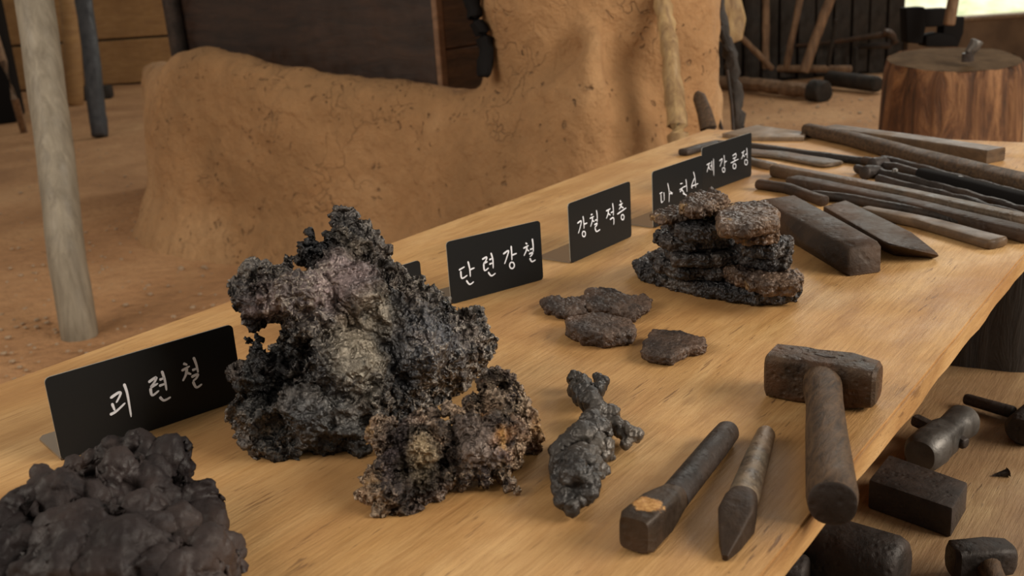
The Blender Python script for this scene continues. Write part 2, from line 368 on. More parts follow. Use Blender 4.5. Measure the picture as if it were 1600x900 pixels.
def bake(bm, voxel, disp, clampz=None, smooth=2, zones=None, ncoarse=1):
    me = bpy.data.meshes.new('tmp'); bm.to_mesh(me); bm.free()
    nm = _apply(me, [('R', voxel)] + ([('S', smooth)] if smooth else []) + [('D', d) for d in disp[:ncoarse]])
    a = getco(nm).copy()
    W = None
    if zones:                                   # smoother faces and differently coloured parts of one rock
        W = np.ones(len(a)); T = np.zeros((len(a), 3)); 
        for c, r, keep, tone in zones:
            g_ = np.exp(-(((a - np.array(c)) ** 2).sum(1)) / (r * r))
            g_ = np.clip(g_ * 1.6, 0, 1)
            W *= 1 - (1 - keep) * g_; T = T * (1 - g_[:, None]) + np.array(tone) * g_[:, None]
    if len(disp) > ncoarse:
        nm = _apply(nm, [('D', d) for d in disp[ncoarse:]])
        if W is not None:
            b = getco(nm); b = a + (b - a) * W[:, None].astype(np.float32); nm.vertices.foreach_set('co', b.astype(np.float32).ravel())
    if W is not None:
        at_ = nm.color_attributes.new('pigment_shade', 'FLOAT_COLOR', 'POINT')
        at_.data.foreach_set('color', np.concatenate([T, np.ones((len(T), 1))], 1).astype(np.float32).ravel())
    if clampz is not None:
        bm = bmesh.new(); bm.from_mesh(nm)
        r = bmesh.ops.bisect_plane(bm, geom=bm.verts[:] + bm.edges[:] + bm.faces[:], plane_co=(0, 0, clampz + .0004), plane_no=(0, 0, 1), clear_inner=True)
        ce = [e for e in r['geom_cut'] if isinstance(e, bmesh.types.BMEdge)]
        try: bmesh.ops.holes_fill(bm, edges=ce)
        except Exception: pass
        bm.to_mesh(nm); bm.free()
    co = getco(nm)
    off = np.array([(co[:, 0].min() + co[:, 0].max()) / 2, (co[:, 1].min() + co[:, 1].max()) / 2, co[:, 2].min()])
    co = co - off; nm.vertices.foreach_set('co', co.astype(np.float32).ravel()); nm.update()
    nm.polygons.foreach_set('use_smooth', [True] * len(nm.polygons))
    nm.materials.clear()
    return nm, Vector(off.tolist())
def blobs(pts, var=.18, seed=1):
    rnd = random.Random(seed); bm = bmesh.new()
    for c, r in pts:
        M = Matrix.Translation(c) @ Matrix.Rotation(rnd.random() * 6, 4, 'Z') @ Matrix.Rotation(rnd.random() * 6, 4, 'X') @ Matrix.Diagonal((1 + rnd.uniform(-var, var), 1 + rnd.uniform(-var, var), 1 + rnd.uniform(-var, var), 1))
        bmesh.ops.create_icosphere(bm, subdivisions=2, radius=r, matrix=M)
    return bm
def rock(name, pts, voxel, disp, m, base, label, cat='rock', smooth=2, seed=1, group=None, zones=None):
    nm, off = bake(blobs(pts, seed=seed), voxel, disp, base, smooth, zones)
    nm.name = name; o = link(name, nm, m); o.location = off; return tag(o, label, cat, group)
def plate(name, px, ztop, zbot, m, label, group=None, voxel=.0012, tilt=None, seed=0, rough=1.0):
    P = [at(x, y, ztop) for x, y in px]
    # resample + wobble the outline
    Q = []; n = len(P)
    for i in range(n):
        a, b = P[i], P[(i + 1) % n]; k = max(2, int((b - a).length / .006))
        for j in range(k):
            q = a.lerp(b, j / k); q += noise.noise_vector(q * 70 + Vector((seed, 3, 1))) * .009 * rough; Q.append(q)
    c = sum(Q, Vector()) / len(Q); th = ztop - zbot
    bm = bmesh.new()
    def z(q, s):
        t = 0
        if tilt: t = (q - c).dot(Vector((tilt[0], tilt[1], 0)))
        return t
    levels = [(0, .90, 0), (.25, 1.0, 0), (.75, 1.02, 0), (1.0, .94, 0)]
    rings = []
    for f, s, _ in levels:
        rings.append([bm.verts.new((c.x + (q.x - c.x) * s, c.y + (q.y - c.y) * s, zbot + th * f + z(q, s))) for q in Q])
    for a, b in zip(rings[:-1], rings[1:]):
        for k in range(len(Q)): bm.faces.new((a[k], a[(k + 1) % len(Q)], b[(k + 1) % len(Q)], b[k]))
    bm.faces.new(rings[0][::-1]); bm.faces.new(rings[-1])
    bmesh.ops.triangulate(bm, faces=[f for f in bm.faces if len(f.verts) > 4])
    nm, off = bake(bm, voxel, [('CLOUDS', .02, .009 * rough, .45), ('VORONOI', .009, -.0045 * rough, .5), ('VORONOI', .0045, -.0022 * rough, .5), ('CLOUDS', .002, .0012 * rough, .5)], zbot if not tilt else None, 1)
    nm.name = name; o = link(name, nm, m); o.location = off
    return tag(o, label, 'rock', group)
# ================================================================ THE SETTING
# floor: gridded earth, finer near the furnace and the pole
bm = bmesh.new(); xs = [-4 + .25 * i for i in range(81)]; ys = [-5 + .25 * i for i in range(97)]
g = [[bm.verts.new((x, y, .022 * noise.noise((x * 1.3, y * 1.3, 0)) + .010 * noise.noise((x * 4, y * 4, 3)))) for y in ys] for x in xs]
for i in range(len(xs) - 1):
    for j in range(len(ys) - 1): bm.faces.new((g[i][j], g[i + 1][j], g[i + 1][j + 1], g[i][j + 1]))
for f in bm.faces: f.smooth = True
me = bpy.data.meshes.new('floor'); bm.to_mesh(me); bm.free(); floor = struct(link('floor', me, DIRT))
# loose stones and crumbs in the earth: far too many to count
rnd = random.Random(3); bm = bmesh.new()
for i in range(650):
    if i < 420: px, py = rnd.uniform(0, 420), rnd.uniform(230, 600)
    else: px, py = rnd.uniform(1150, 1600), rnd.uniform(150, 210)
    if i < 420 and px > 215 and py < 415: continue
    p = at(px, py, 0.004); r = rnd.uniform(.004, .013) * (1.8 if i % 29 == 0 else 1)
    bmesh.ops.create_icosphere(bm, subdivisions=1, radius=r, matrix=Matrix.Translation(p) @ Matrix.Diagonal((rnd.uniform(.7, 1.3), rnd.uniform(.7, 1.3), .6, 1)))
peb = finish('pebbles', bm, PEB); tag(peb, 'small loose stones and crumbs scattered on the earth floor', 'stones'); peb['kind'] = 'stuff'

# ---- left back wall: wide ochre boards (their joints are gaps), dark hut side
def vwall(name, a, b, z0, z1, th, m, kind=True):
    a = Vector(a); b = Vector(b); d = (b - a); L = d.length; bm = bmesh.new()
    add_box(bm, ((a.x + b.x) / 2, (a.y + b.y) / 2, (z0 + z1) / 2), (L, th, z1 - z0), math.atan2(d.y, d.x))
    o = finish(name, bm, m)
    if kind: struct(o)
    return o
A = at(-60, 150, 0); B = at(420, 118, 0)
d = (B - A).normalized(); nrm = Vector((d.y, -d.x, 0))
if nrm.dot(CAM - A) < 0: nrm = -nrm
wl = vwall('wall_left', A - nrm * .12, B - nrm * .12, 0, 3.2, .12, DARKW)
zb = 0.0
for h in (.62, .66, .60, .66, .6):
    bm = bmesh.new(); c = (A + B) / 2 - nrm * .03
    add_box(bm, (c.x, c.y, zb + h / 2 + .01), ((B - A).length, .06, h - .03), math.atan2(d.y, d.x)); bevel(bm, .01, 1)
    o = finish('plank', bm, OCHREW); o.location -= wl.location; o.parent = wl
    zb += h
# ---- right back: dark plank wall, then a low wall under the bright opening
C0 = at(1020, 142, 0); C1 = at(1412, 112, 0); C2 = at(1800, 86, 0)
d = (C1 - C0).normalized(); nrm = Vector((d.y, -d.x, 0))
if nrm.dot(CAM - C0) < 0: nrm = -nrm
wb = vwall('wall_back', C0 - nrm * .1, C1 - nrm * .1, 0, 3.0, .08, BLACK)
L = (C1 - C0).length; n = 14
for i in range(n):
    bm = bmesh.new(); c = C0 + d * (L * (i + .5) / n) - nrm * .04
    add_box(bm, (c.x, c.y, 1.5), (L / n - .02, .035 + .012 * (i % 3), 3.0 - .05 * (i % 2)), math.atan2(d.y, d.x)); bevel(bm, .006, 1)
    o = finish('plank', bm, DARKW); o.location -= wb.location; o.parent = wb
d2 = (C2 - C1).normalized()
p = on_plane(1550, 29, C1, Vector((d2.y, -d2.x, 0))); SILL = p.z
wr = vwall('wall_right', C1, C2, 0, SILL, .14, SILLW)
bm = bmesh.new(); c = (C1 + C2) / 2; add_box(bm, (c.x, c.y, SILL + .02), ((C2 - C1).length, .2, .04), math.atan2(d2.y, d2.x)); bevel(bm, .008, 1)
o = finish('trim_1', bm, PLANKG); struct(o)
# garden bank beyond the opening
bm = bmesh.new(); o1 = at(1550, 60, 0)
for f_ in (0,):
    r2 = Vector((CAMX.x, CAMX.y, 0)).normalized(); f2 = Vector((CAMF.x, CAMF.y, 0)).normalized()
    N = 24; base = C1 + f2 * .8 - r2 * 3
    gg = [[bm.verts.new(base + r2 * (12 * i / N) + f2 * (7 * j / N) + Vector((0, 0, .05 + 2.6 * (j / N) ** 1.1 + .12 * noise.noise((i * .7, j * .7, 0))))) for j in range(N + 1)] for i in range(N + 1)]
    for i in range(N):
        for j in range(N): bm.faces.new((gg[i][j], gg[i + 1][j], gg[i + 1][j + 1], gg[i][j + 1]))
bank = finish('grass_bank', bm, GRASS, ang=80); struct(bank)

# ================================================================ CLAY FURNACE
BP = [at(247, 290, 0), at(252, 330, 0), at(270, 376, 0), at(400, 400, 0), Vector((3.12, 2.9, 0)), Vector((2.98, 2.05, 0)), Vector((3.06, 1.86, 0))]
BP = [p - Vector((0, 0, p.z)) for p in BP]
FA = BP[2]; FE2 = BP[5]; fd = (FE2 - FA).normalized(); fn = Vector((-fd.y, fd.x, 0))
if fn.dot(CAM - FA) > 0: fn = -fn            # fn points away from the camera, into the furnace
RT = [(215, 98), (232, 86), (250, 79), (275, 78), (330, 90), (400, 102), (550, 125), (690, 148), (745, 142), (800, 120), (860, 100), (900, 70), (960, 20)]
def ridge(px):
    for (a, ya), (b, yb) in zip(RT[:-1], RT[1:]):
        if px <= b: return ya + (yb - ya) * (px - a) / (b - a)
    return RT[-1][1]
def ridge_h(q):
    lo, hi = .2, 2.0
    for _ in range(30):
        m_ = (lo + hi) / 2; x, y = proj((q.x, q.y, m_))
        if y > ridge(x): lo = m_
        else: hi = m_
    return lo
bm = bmesh.new(); path_ = []
for i in range(len(BP) - 1):
    a = BP[max(i - 1, 0)]; b = BP[i]; c = BP[i + 1]; d_ = BP[min(i + 2, len(BP) - 1)]
    for k in range(8):
        t = k / 8; path_.append(.5 * ((2 * b) + (c - a) * t + (2 * a - 5 * b + 4 * c - d_) * t * t + (3 * b - a - 3 * c + d_) * t ** 3))
path_.append(BP[-1]); sts = []; NP = len(path_)
for i, q in enumerate(path_):
    tdir = (path_[min(i + 1, NP - 1)] - path_[max(i - 1, 0)]).normalized()
    nn_ = Vector((-tdir.y, tdir.x, 0))
    if nn_.dot(fn) < 0: nn_ = -nn_
    h = ridge_h(q); ring = []; k_ = min(1, i / 12)
    W = .75 if 18 < i < 36 else .42
    fl = .02 + .20 * k_; ro = .45 + .55 * k_
    for (o_, z_) in [(-fl, -.1), (-fl * .55, .06), (-.03, .22), (.0, h * .6), (.03 * ro, h - .16 * ro), (.07 * ro, h - .06 * ro), (.14 * ro, h - .005), (.22, h - .015), (.28, h - .07), (W, h - .09), (W, -.1)]:
        ring.append(bm.verts.new((q.x + nn_.x * o_, q.y + nn_.y * o_, z_)))
    sts.append(ring)
for a, b in zip(sts[:-1], sts[1:]):
    for k in range(len(a)): bm.faces.new((a[k], a[(k + 1) % len(a)], b[(k + 1) % len(a)], b[k]))
bm.faces.new(sts[0]); bm.faces.new(sts[-1][::-1])
bmesh.ops.recalc_face_normals(bm, faces=bm.faces[:])
# ledge block under the bellows box
c_ = (BP[2] + BP[5]) / 2 + fn * .62; hl = .60
add_box(bm, (c_.x, c_.y, hl / 2), ((BP[5] - BP[2]).length * .92, .9, hl), math.atan2(fd.y, fd.x))
HL = ridge_h(BP[2]); HR = ridge_h(path_[34]); print('H', HL, HR)
# rounded root where wall and column meet
bmesh.ops.create_icosphere(bm, subdivisions=3, radius=1, matrix=Matrix.Translation((3.30, 2.02, .15)) @ Matrix.Diagonal((.30, .28, .80, 1)))
# the tall column: rounded rectangle plan between two pixel columns
DC = 3.75
cc = atd(940, 150, 4.2); cc.z = 0; wcol = .965; ax = Vector((CAMX.x, CAMX.y, 0)).normalized(); bk = Vector((-ax.y, ax.x, 0))
if bk.dot(CAMF) < 0: bk = -bk

rings = []; NZ = 14; NK = 40
for j in range(NZ + 1):
    z = -.1 + 3.0 * j / NZ
    k_ = 1.06 - .06 * min(z / 1.2, 1) if z < 1.2 else 1.0
    ring = []
    for k in range(NK):
        t = 2 * math.pi * k / NK; c, s = math.cos(t), math.sin(t)
        x = math.copysign(abs(c) ** (2 / 2.5), c) * wcol / 2 * (0.965 + .035 * min(z / 1.2, 1.2)); y = math.copysign(abs(s) ** (2 / 2.5), s) * .46
        q = cc + ax * x + bk * y; ring.append(bm.verts.new((q.x, q.y, z)))
    rings.append(ring)
for a, b in zip(rings[:-1], rings[1:]):
    for k in range(NK): bm.faces.new((a[k], a[(k + 1) % NK], b[(k + 1) % NK], b[k]))
bm.faces.new(rings[0][::-1]); bm.faces.new(rings[-1])
bmesh.ops.triangulate(bm, faces=[f for f in bm.faces if len(f.verts) > 4])
nm, off = bake(bm, .028, [('CLOUDS', .35, .05, .5), ('CLOUDS', .09, .018, .5), ('VORONOI', .10, -.012, .4)], -.02, 12)
fur = link('clay_furnace', nm, CLAY); fur.location = off
tag(fur, 'large ochre clay furnace with a low rounded wall and a tall column', 'furnace')

# ---- bellows box standing on the furnace ledge
b0 = on_plane(290, 83, FA + fn * .34, fn); b1 = on_plane(692, 128, FA + fn * .34, fn)
zb = HR - .16
b0.z = zb; b1.z = zb
bx = empty('bellows_box', ((b0 + b1) / 2) + fn * .22, 'dark stained wooden bellows box standing on the clay ledge', 'bellows')
bl = (b1 - b0).length; bdir = (b1 - b0).normalized(); rz = math.atan2(bdir.y, bdir.x); BW = .42; BH = 1.3
def bbox(name, s0, s1, w0, w1, z0, z1, m, bv=.004):
    bm = bmesh.new(); c = b0 + bdir * ((s0 + s1) / 2) + fn * ((w0 + w1) / 2)
    add_box(bm, (c.x, c.y, zb + (z0 + z1) / 2), (s1 - s0, w1 - w0, z1 - z0), rz); bevel(bm, bv, 1)
    return finish(name, bm, m, bx)
k = 0
for z0, z1 in ((0, .70), (.704, BH)):
    bbox('side_panel', .0, bl - .03, 0, .03, z0, z1, DWOOD)
bbox('back_panel', .0, bl - .03, BW - .03, BW, 0, BH, DWOOD)
for z0, z1 in ((0, .30), (.304, .62), (.624, .95), (.954, BH)): bbox('end_panel', bl - .03, bl, .035, BW, z0, z1, RWOOD)
bbox('corner_trim', bl - .03, bl + .002, -.004, .035, 0, BH, TRIMW)
bbox('bottom_panel', 0, bl - .04, .03, BW - .03, 0, .03, DWOOD); bbox('lid', -.01, bl + .01, -.01, BW + .01, BH, BH + .03, DWOOD)
bbox('far_end_panel', .0, .03, .03, BW - .03, .03, BH, RWOOD)
# bluish dark post left of the box
q = on_plane(280, 78, FA + fn * .30, fn); pz = HL - .1
bm = rod([Vector((q.x, q.y, pz)), Vector((q.x, q.y, 3.0)) + fd * -.05], .045, .045, n=10)
tag(finish('dark_post', bm, DIRON), 'slim blue-black post at the left end of the bellows box', 'post')
# sooty iron pipe and hook between box and column
for pts, r, lab in (([(738, 2), (742, 30), (757, 55), (760, 80), (756, 120)], .035, 'sooty black pipe hanging between the bellows box and the clay column'),):
    P = [atd(x, y, 3.88) for x, y in pts]
    P.insert(0, P[0] + Vector((0, 0, .4)))
    bm = rod(P, r, r * .8, n=10, jit=.01)
    tag(finish('iron_pipe', bm, BLACK), lab, 'pipe')

# ================================================================ POSTS, STICKS, STUMPS
def stick(name, pts, r0, r1, m, label, cat='stick', jit=0.0, n=12, group=None):
    return tag(finish(name, rod(pts, r0, r1, n=n, jit=jit), m), label, cat, group)
pb = at(124, 522, 0); stick('wooden_pole', [pb - Vector((0, 0, .06)), atd(104, 400, 3.93), atd(84, 220, 3.96), atd(54, 0, 4.0), atd(35, -120, 4.02), atd(-60, -700, 4.1)], .068, .077, POLEW, 'thick pale grey wooden pole standing in the earth at left', 'pole', jit=.004, n=24)
pb = at(156, 214, 0); stick('wooden_pole', [pb, atd(145, 110, 9.35), atd(131, 0, 9.4), atd(106, -200, 9.5)], .075, .075, DPOST, 'dark bluish post standing further back on the left', 'pole', jit=.015)
pb = at(38, 208, 0); stick('leaning_stick', [pb, atd(22, 150, 9.6), atd(-12, 40, 9.9)], .035, .035, BACKW, 'thin pole leaning against the black bin at far left', 'stick')
pb = at(118, 165, 0); stick('wooden_pole', [pb, atd(112, 60, 12), atd(104, -60, 12)], .10, .11, OCHREW, 'pale post against the ochre boards, just right of the grey pole', 'pole')
q = at(-30, 195, 0); bm = bmesh.new(); add_box(bm, (q.x, q.y + .3, .65), (1.1, .9, 1.3), -.6); bevel(bm, .03)
tag(finish('black_bin', bm, BLACK), 'black box-like shape in the shade at far left', 'bin')
q = at(118, 158, 0); bm = bmesh.new(); add_box(bm, (q.x, q.y, .08), (.9, .25, .16), -.7); bevel(bm, .03)
tag(finish('dark_beam', bm, DARKW), 'dark beam lying at the foot of the ochre boards', 'beam')

# stick propped on the column
stick('peeled_stick', [atd(1070, 330, 3.5), atd(1060, 215, 3.52), atd(1048, 90, 3.57), atd(1040, 30, 3.60), atd(1031, -20, 3.62)], .041, .028, BARKW, 'knobbly yellow-brown stick propped against the clay column', jit=.009)
b = at(1108, 330, 0.3); stick('bent_wood', [atd(1118, 260, 3.5), atd(1105, 190, 3.52), atd(1094, 152, 3.54), atd(1087, 150, 3.55)], .038, .022, HANDLE, 'brown bent wooden handle standing behind the far table corner', 'handle')
stick('black_stick', [atd(1160, 300, 4.3), atd(1154, 190, 4.35), atd(1147, 120, 4.4), atd(1140, 80, 4.42), atd(1128, 40, 4.45), atd(1120, 0, 4.5)], .020, .030, DLOG, 'charred crooked stick standing right of the clay column', jit=.02)
stick('iron_rod', [atd(1150, 280, 4.2), atd(1144, 170, 4.25), atd(1136, 110, 4.3)], .007, .007, DIRON, 'thin iron rod standing beside the charred stick', 'rod')
stick('iron_rod', [atd(1130, 210, 4.0), atd(1120, 175, 4.05), atd(1113, 150, 4.1)], .007, .006, DIRON, 'short bent wire between the bent handle and the charred stick', 'rod')
bm = hull([atd(x, y, D) for x, y in ((1118, -30), (1118, 62), (1140, 70), (1160, 62), (1166, 30), (1160, 5), (1148, -30)) for D in (4.9, 5.0)], .01)
tag(finish('wood_slab', bm, BARKW), 'yellowish upright wood slab just right of the clay column', 'slab')

# anvil stump with a small stake in its top
ST = empty('anvil_stump', (0, 0, 0), 'big round chopping stump of reddish brown wood behind the table', 'stump')
sc = at(1490, 92, .74); sR = .285
TILT = .10
ST.location = (sc.x, sc.y, 0); bpy.context.view_layer.update()
bm = bmesh.new(); rings = []; NK = 72
for j in range(15):
    t = j / 14; z = .74 * t; rings.append([])
    for k in range(NK):
        a = 2 * math.pi * k / NK
        r = sR * (1.14 - .14 * t ** .8) * (1 + .035 * noise.noise((math.cos(a) * 4, math.sin(a) * 4, z * 1.5)) + .012 * noise.noise((math.cos(a) * 16, math.sin(a) * 16, z * 2)))
        if j == 14: r *= .965
        crack = math.exp(-((a - math.radians(248)) / .035) ** 2); r -= crack * .10
        rings[-1].append(bm.verts.new((sc.x + r * math.cos(a), sc.y + r * math.sin(a), z + (.006 * noise.noise((a * 3, 0, 0)) if j > 12 else 0) + t * TILT * (r * math.cos(a) * CAMF.x + r * math.sin(a) * CAMF.y))))
for a, b in zip(rings[:-1], rings[1:]):
    for k in range(NK): bm.faces.new((a[k], a[(k + 1) % NK], b[(k + 1) % NK], b[k]))
bm.faces.new(rings[0][::-1])
finish('bark', bm, STUMP, ST, ang=70)
bm = bmesh.new(); prev = None
for s in (1, .75, .5, .25, .05):
    rg = [bm.verts.new((sc.x + (v[0] - sc.x) * s, sc.y + (v[1] - sc.y) * s, .74 + .006 * noise.noise((v[0] * 9 * s, v[1] * 9 * s, 5)) + (.003 if s < 1 else 0) + TILT * s * ((v[0] - sc.x) * CAMF.x + (v[1] - sc.y) * CAMF.y))) for v in [(sc.x + sR * .965 * math.cos(2 * math.pi * k / NK), sc.y + sR * .965 * math.sin(2 * math.pi * k / NK)) for k in range(NK)]]
    if prev:
        for k in range(NK): bm.faces.new((prev[k], prev[(k + 1) % NK], rg[(k + 1) % NK], rg[k]))
    prev = rg
bm.faces.new(prev); finish('cut_face', bm, STUMPT, ST, ang=70)
q = at(1512, 96, .745)
bm = bmesh.new(); u = Vector((CAMX.x, CAMX.y, 0)).normalized()
loft(bm, [(q + Vector((0, 0, .0)), .030, .022, 4), (q + Vector((0, 0, .035)), .028, .022, 4)], 12)
sk = empty('anvil_stake', q, 'small iron stake anvil set in the top of the big stump', 'anvil'); finish('base', bm, DIRON, sk)
bm = rod([q + Vector((0, 0, .03)), q + u * .025 + Vector((0, 0, .062)), q + u * .035 + Vector((0, 0, .085))], .020, .028, n=12); finish('horn', bm, SIRON, sk)

# dark log block on the lower bench
q = at(1612, 572, LZ); fwd = Vector((CAMF.x, CAMF.y, 0)).normalized(); q = q + fwd * .16
bm = bmesh.new(); rings = []
for j in range(9):
    z = LZ + .205 * j / 8; rings.append([bm.verts.new((q.x + .185 * (1 + .05 * noise.noise((math.cos(a) * 3, math.sin(a) * 3, z * 2))) * math.cos(a), q.y + .185 * (1 + .05 * noise.noise((math.cos(a) * 3, math.sin(a) * 3, z * 2))) * math.sin(a), z)) for a in [2 * math.pi * k / 48 for k in range(48)]])
for a, b in zip(rings[:-1], rings[1:]):
    for k in range(48): bm.faces.new((a[k], a[(k + 1) % 48], b[(k + 1) % 48], b[k]))
bm.faces.new(rings[0][::-1]); bm.faces.new(rings[-1])
tag(finish('log_block', bm, DLOG, ang=60), 'blackened log block standing on the lower bench behind the tabletop edge', 'log')

# right background: leaning poles, log, tongs rest, black anvil
G = 'sticks against the dark back wall'
for pts, r, lab in ((((1186, 116), (1197, -20)), .036, 'upright reddish pole, leftmost of the poles by the dark wall'),
                    (((1217, 116), (1254, -20)), .033, 'brown pole leaning right, second of the poles by the dark wall'),
                    (((1243, 122), (1304, -20)), .045, 'thick pale pole leaning right, third of the poles by the dark wall'),
                    (((1197, 116), (1150, 50), (1124, 10)), .028, 'dark-topped pole leaning left across the log by the dark wall'),
                    (((1281, 112), (1306, 30)), .02, 'faint thin dark stick right of the thick pale leaning pole')):
    P = []
    b = at(*pts[0], .10) - CAMF * .25
    for i, (x, y) in enumerate(pts): P.append(atd(x, y, (b - CAM).dot(CAMF) - .25 + .02 * i))
    P[0] = b
    stick('leaning_pole', P, r, r * .9, BACKW if r > .025 else DARKW, lab, 'pole', jit=.008)
l0 = at(1118, 128, .07); l1 = at(1268, 143, .07)
lg = empty('fallen_log', (l0 + l1) / 2 - Vector((0, 0, .07)), 'long rough log with a knobbed end lying on the earth at the back', 'log')
finish('trunk', rod([l0, l0.lerp(l1, .5) + Vector((0, 0, .01)), l1], .06, .065, jit=.02, n=14), BACKW, lg)
q = at(1277, 143, .08); finish('knob', rod([q - (l1 - l0).normalized() * .06, q + (l1 - l0).normalized() * .09], .10, .095, jit=.015, n=14), DARKW, lg)
l0 = at(1295, 122, .09); l1 = at(1372, 132, .09); stick('low_beam', [l0, l1], .07, .07, DARKW, 'dark beam lying on the earth beside the big stump', 'beam')
l0 = at(1115, 106, .12); l1 = at(1330, 108, .12); stick('low_beam', [l0, l1], .035, .035, BACKW, 'thin beam lying along the foot of the dark wall', 'beam')
DT = (at(1336, 124, 0) - CAM).dot(CAMF)
tg = empty('long_tongs', atd(1330, 65, DT), 'long iron tongs lying level over a wooden prop behind the stump', 'tongs')
finish('arm', rod([atd(1244, 71, DT + .1), atd(1300, 66, DT), atd(1392, 52, DT - .2)], .014, .030, n=10), BIRON, tg)
finish('arm', rod([atd(1342, 73, DT), atd(1392, 70, DT - .2)], .022, .034, n=10), DIRON, tg)
finish('jaw', rod([atd(1380, 50, DT - .2), atd(1393, 54, DT - .2), atd(1400, 68, DT - .2)], .04, .03, n=10, jit=.01), BIRON, tg)
qf = at(1336, 124, 0); q = atd(1338, 74, (qf - CAM).dot(CAMF)); stick('prop_post', [Vector((q.x, q.y, 0)), q], .022, .022, DARKW, 'short wooden prop under the long tongs', 'post')
q = atd(1455, 74, 5.6); AB = empty('block_anvil', Vector((q.x, q.y, 0)), 'black anvil on a block behind the big stump', 'anvil')
bm = bmesh.new(); add_box(bm, (q.x, q.y, .28), (.30, .30, .56), .7); bevel(bm, .02); finish('block', bm, DARKW, AB)
u = Vector((CAMX.x, CAMX.y, 0)).normalized(); z0 = Vector((0, 0, 1)); qb = Vector((q.x, q.y, .56))
pz = lambda x, y: on_plane(x, y, qb, Vector((CAMF.x, CAMF.y, 0)))
def slabpx(pts, th=.12): 
    o_ = Vector((CAMF.x, CAMF.y, 0)).normalized() * th
    return hull([pz(x, y) + s * o_ for x, y in pts for s in (-.5, .5)], .01)
finish('body', slabpx([(1440, 72), (1440, 55), (1462, 50), (1485, 55), (1492, 72)]), BLACK, AB)
finish('horn', slabpx([(1410, 12), (1440, 10), (1442, 40), (1436, 68), (1412, 66)], .1), BLACK, AB)
finish('heel', slabpx([(1470, 28), (1502, 25), (1500, 50), (1492, 72), (1466, 72)], .1), BLACK, AB)
finish('face_plate', slabpx([(1436, 14), (1478, 12), (1478, 40), (1440, 42)], .1), BLACK, AB)
stick('post_top', [pz(1452, 58) - CAMF * .25, pz(1462, 0) - CAMF * .25, pz(1466, -40) - CAMF * .25], .03, .025, BACKW, 'short brown stick standing against the black anvil', 'stick')

# ================================================================ TABLE
YB = 1.36; YF = 0.297; X0 = -.9; X1 = 2.80; TH = .038
tb = empty('display_table', ((X0 + X1) / 2, (YB + YF) / 2, 0), 'long pale wooden table with a thick rough slab top', 'table')
bm = bmesh.new(); NX, NY = 90, 12; top = []; bot = []
for i in range(NX + 1):
    x = X0 + (X1 - X0) * i / NX; yf = YF + .0018 * noise.noise((x * 2.2, 0, 0)) + .0010 * noise.noise((x * 17, 0, 0)); yb = YB + .006 * noise.noise((x * 2, 5, 0))
    t = []; b = []
    for j in range(NY + 1):
        y = yf + (yb - yf) * j / NY; dx = .0
        t.append(bm.verts.new((x + dx, y, TZ))); b.append(bm.verts.new((x + dx, y + (.004 if j == 0 else 0) + .004 * noise.noise((x * 9, 8, 0)) * (j == 0), TZ - TH)))
    top.append(t); bot.append(b)
for i in range(NX):
    for j in range(NY):
        bm.faces.new((top[i][j], top[i + 1][j], top[i + 1][j + 1], top[i][j + 1])); bm.faces.new((bot[i][j + 1], bot[i + 1][j + 1], bot[i + 1][j], bot[i][j]))
    bm.faces.new((bot[i][0], bot[i + 1][0], top[i + 1][0], top[i][0])); bm.faces.new((top[i][NY], top[i + 1][NY], bot[i + 1][NY], bot[i][NY]))
for j in range(NY):
    bm.faces.new((top[0][j], top[0][j + 1], bot[0][j + 1], bot[0][j])); bm.faces.new((top[NX][j + 1], top[NX][j], bot[NX][j], bot[NX][j + 1]))
bmesh.ops.recalc_face_normals(bm, faces=bm.faces[:])
ed = [e for e in bm.edges if e.calc_face_angle(0) > 1.0]; bmesh.ops.bevel(bm, geom=ed, offset=.003, segments=2, affect='EDGES', clamp_overlap=True)
finish('tabletop', bm, WOOD, tb)
for x in (X0 + .25, X1 - .15):
    for y in (YF + .12, YB - .1):
        bm = bmesh.new(); add_box(bm, (x, y, (TZ - TH) / 2), (.09, .09, TZ - TH)); bevel(bm, .005); finish('leg', bm, PLANKG, tb)
for y in (YF + .12, YB - .1):
    bm = bmesh.new(); add_box(bm, ((X0 + X1) / 2, y, .25), (X1 - X0 - .5, .05, .08)); finish('stretcher', bm, PLANKG, tb)
# lower bench
lb = empty('lower_bench', (1.5, -.1, 0), 'lower wooden bench with hammers, beside and under the table edge', 'bench')
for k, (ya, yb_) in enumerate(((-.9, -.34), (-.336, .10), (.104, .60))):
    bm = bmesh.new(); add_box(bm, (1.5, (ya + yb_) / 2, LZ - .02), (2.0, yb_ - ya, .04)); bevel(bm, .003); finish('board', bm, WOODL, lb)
for x in (.7, 2.35):
    for y in (-.75, .2):
        bm = bmesh.new(); add_box(bm, (x, y, (LZ - .04) / 2), (.08, .08, LZ - .04)); bevel(bm, .004); finish('leg', bm, PLANKG, lb)

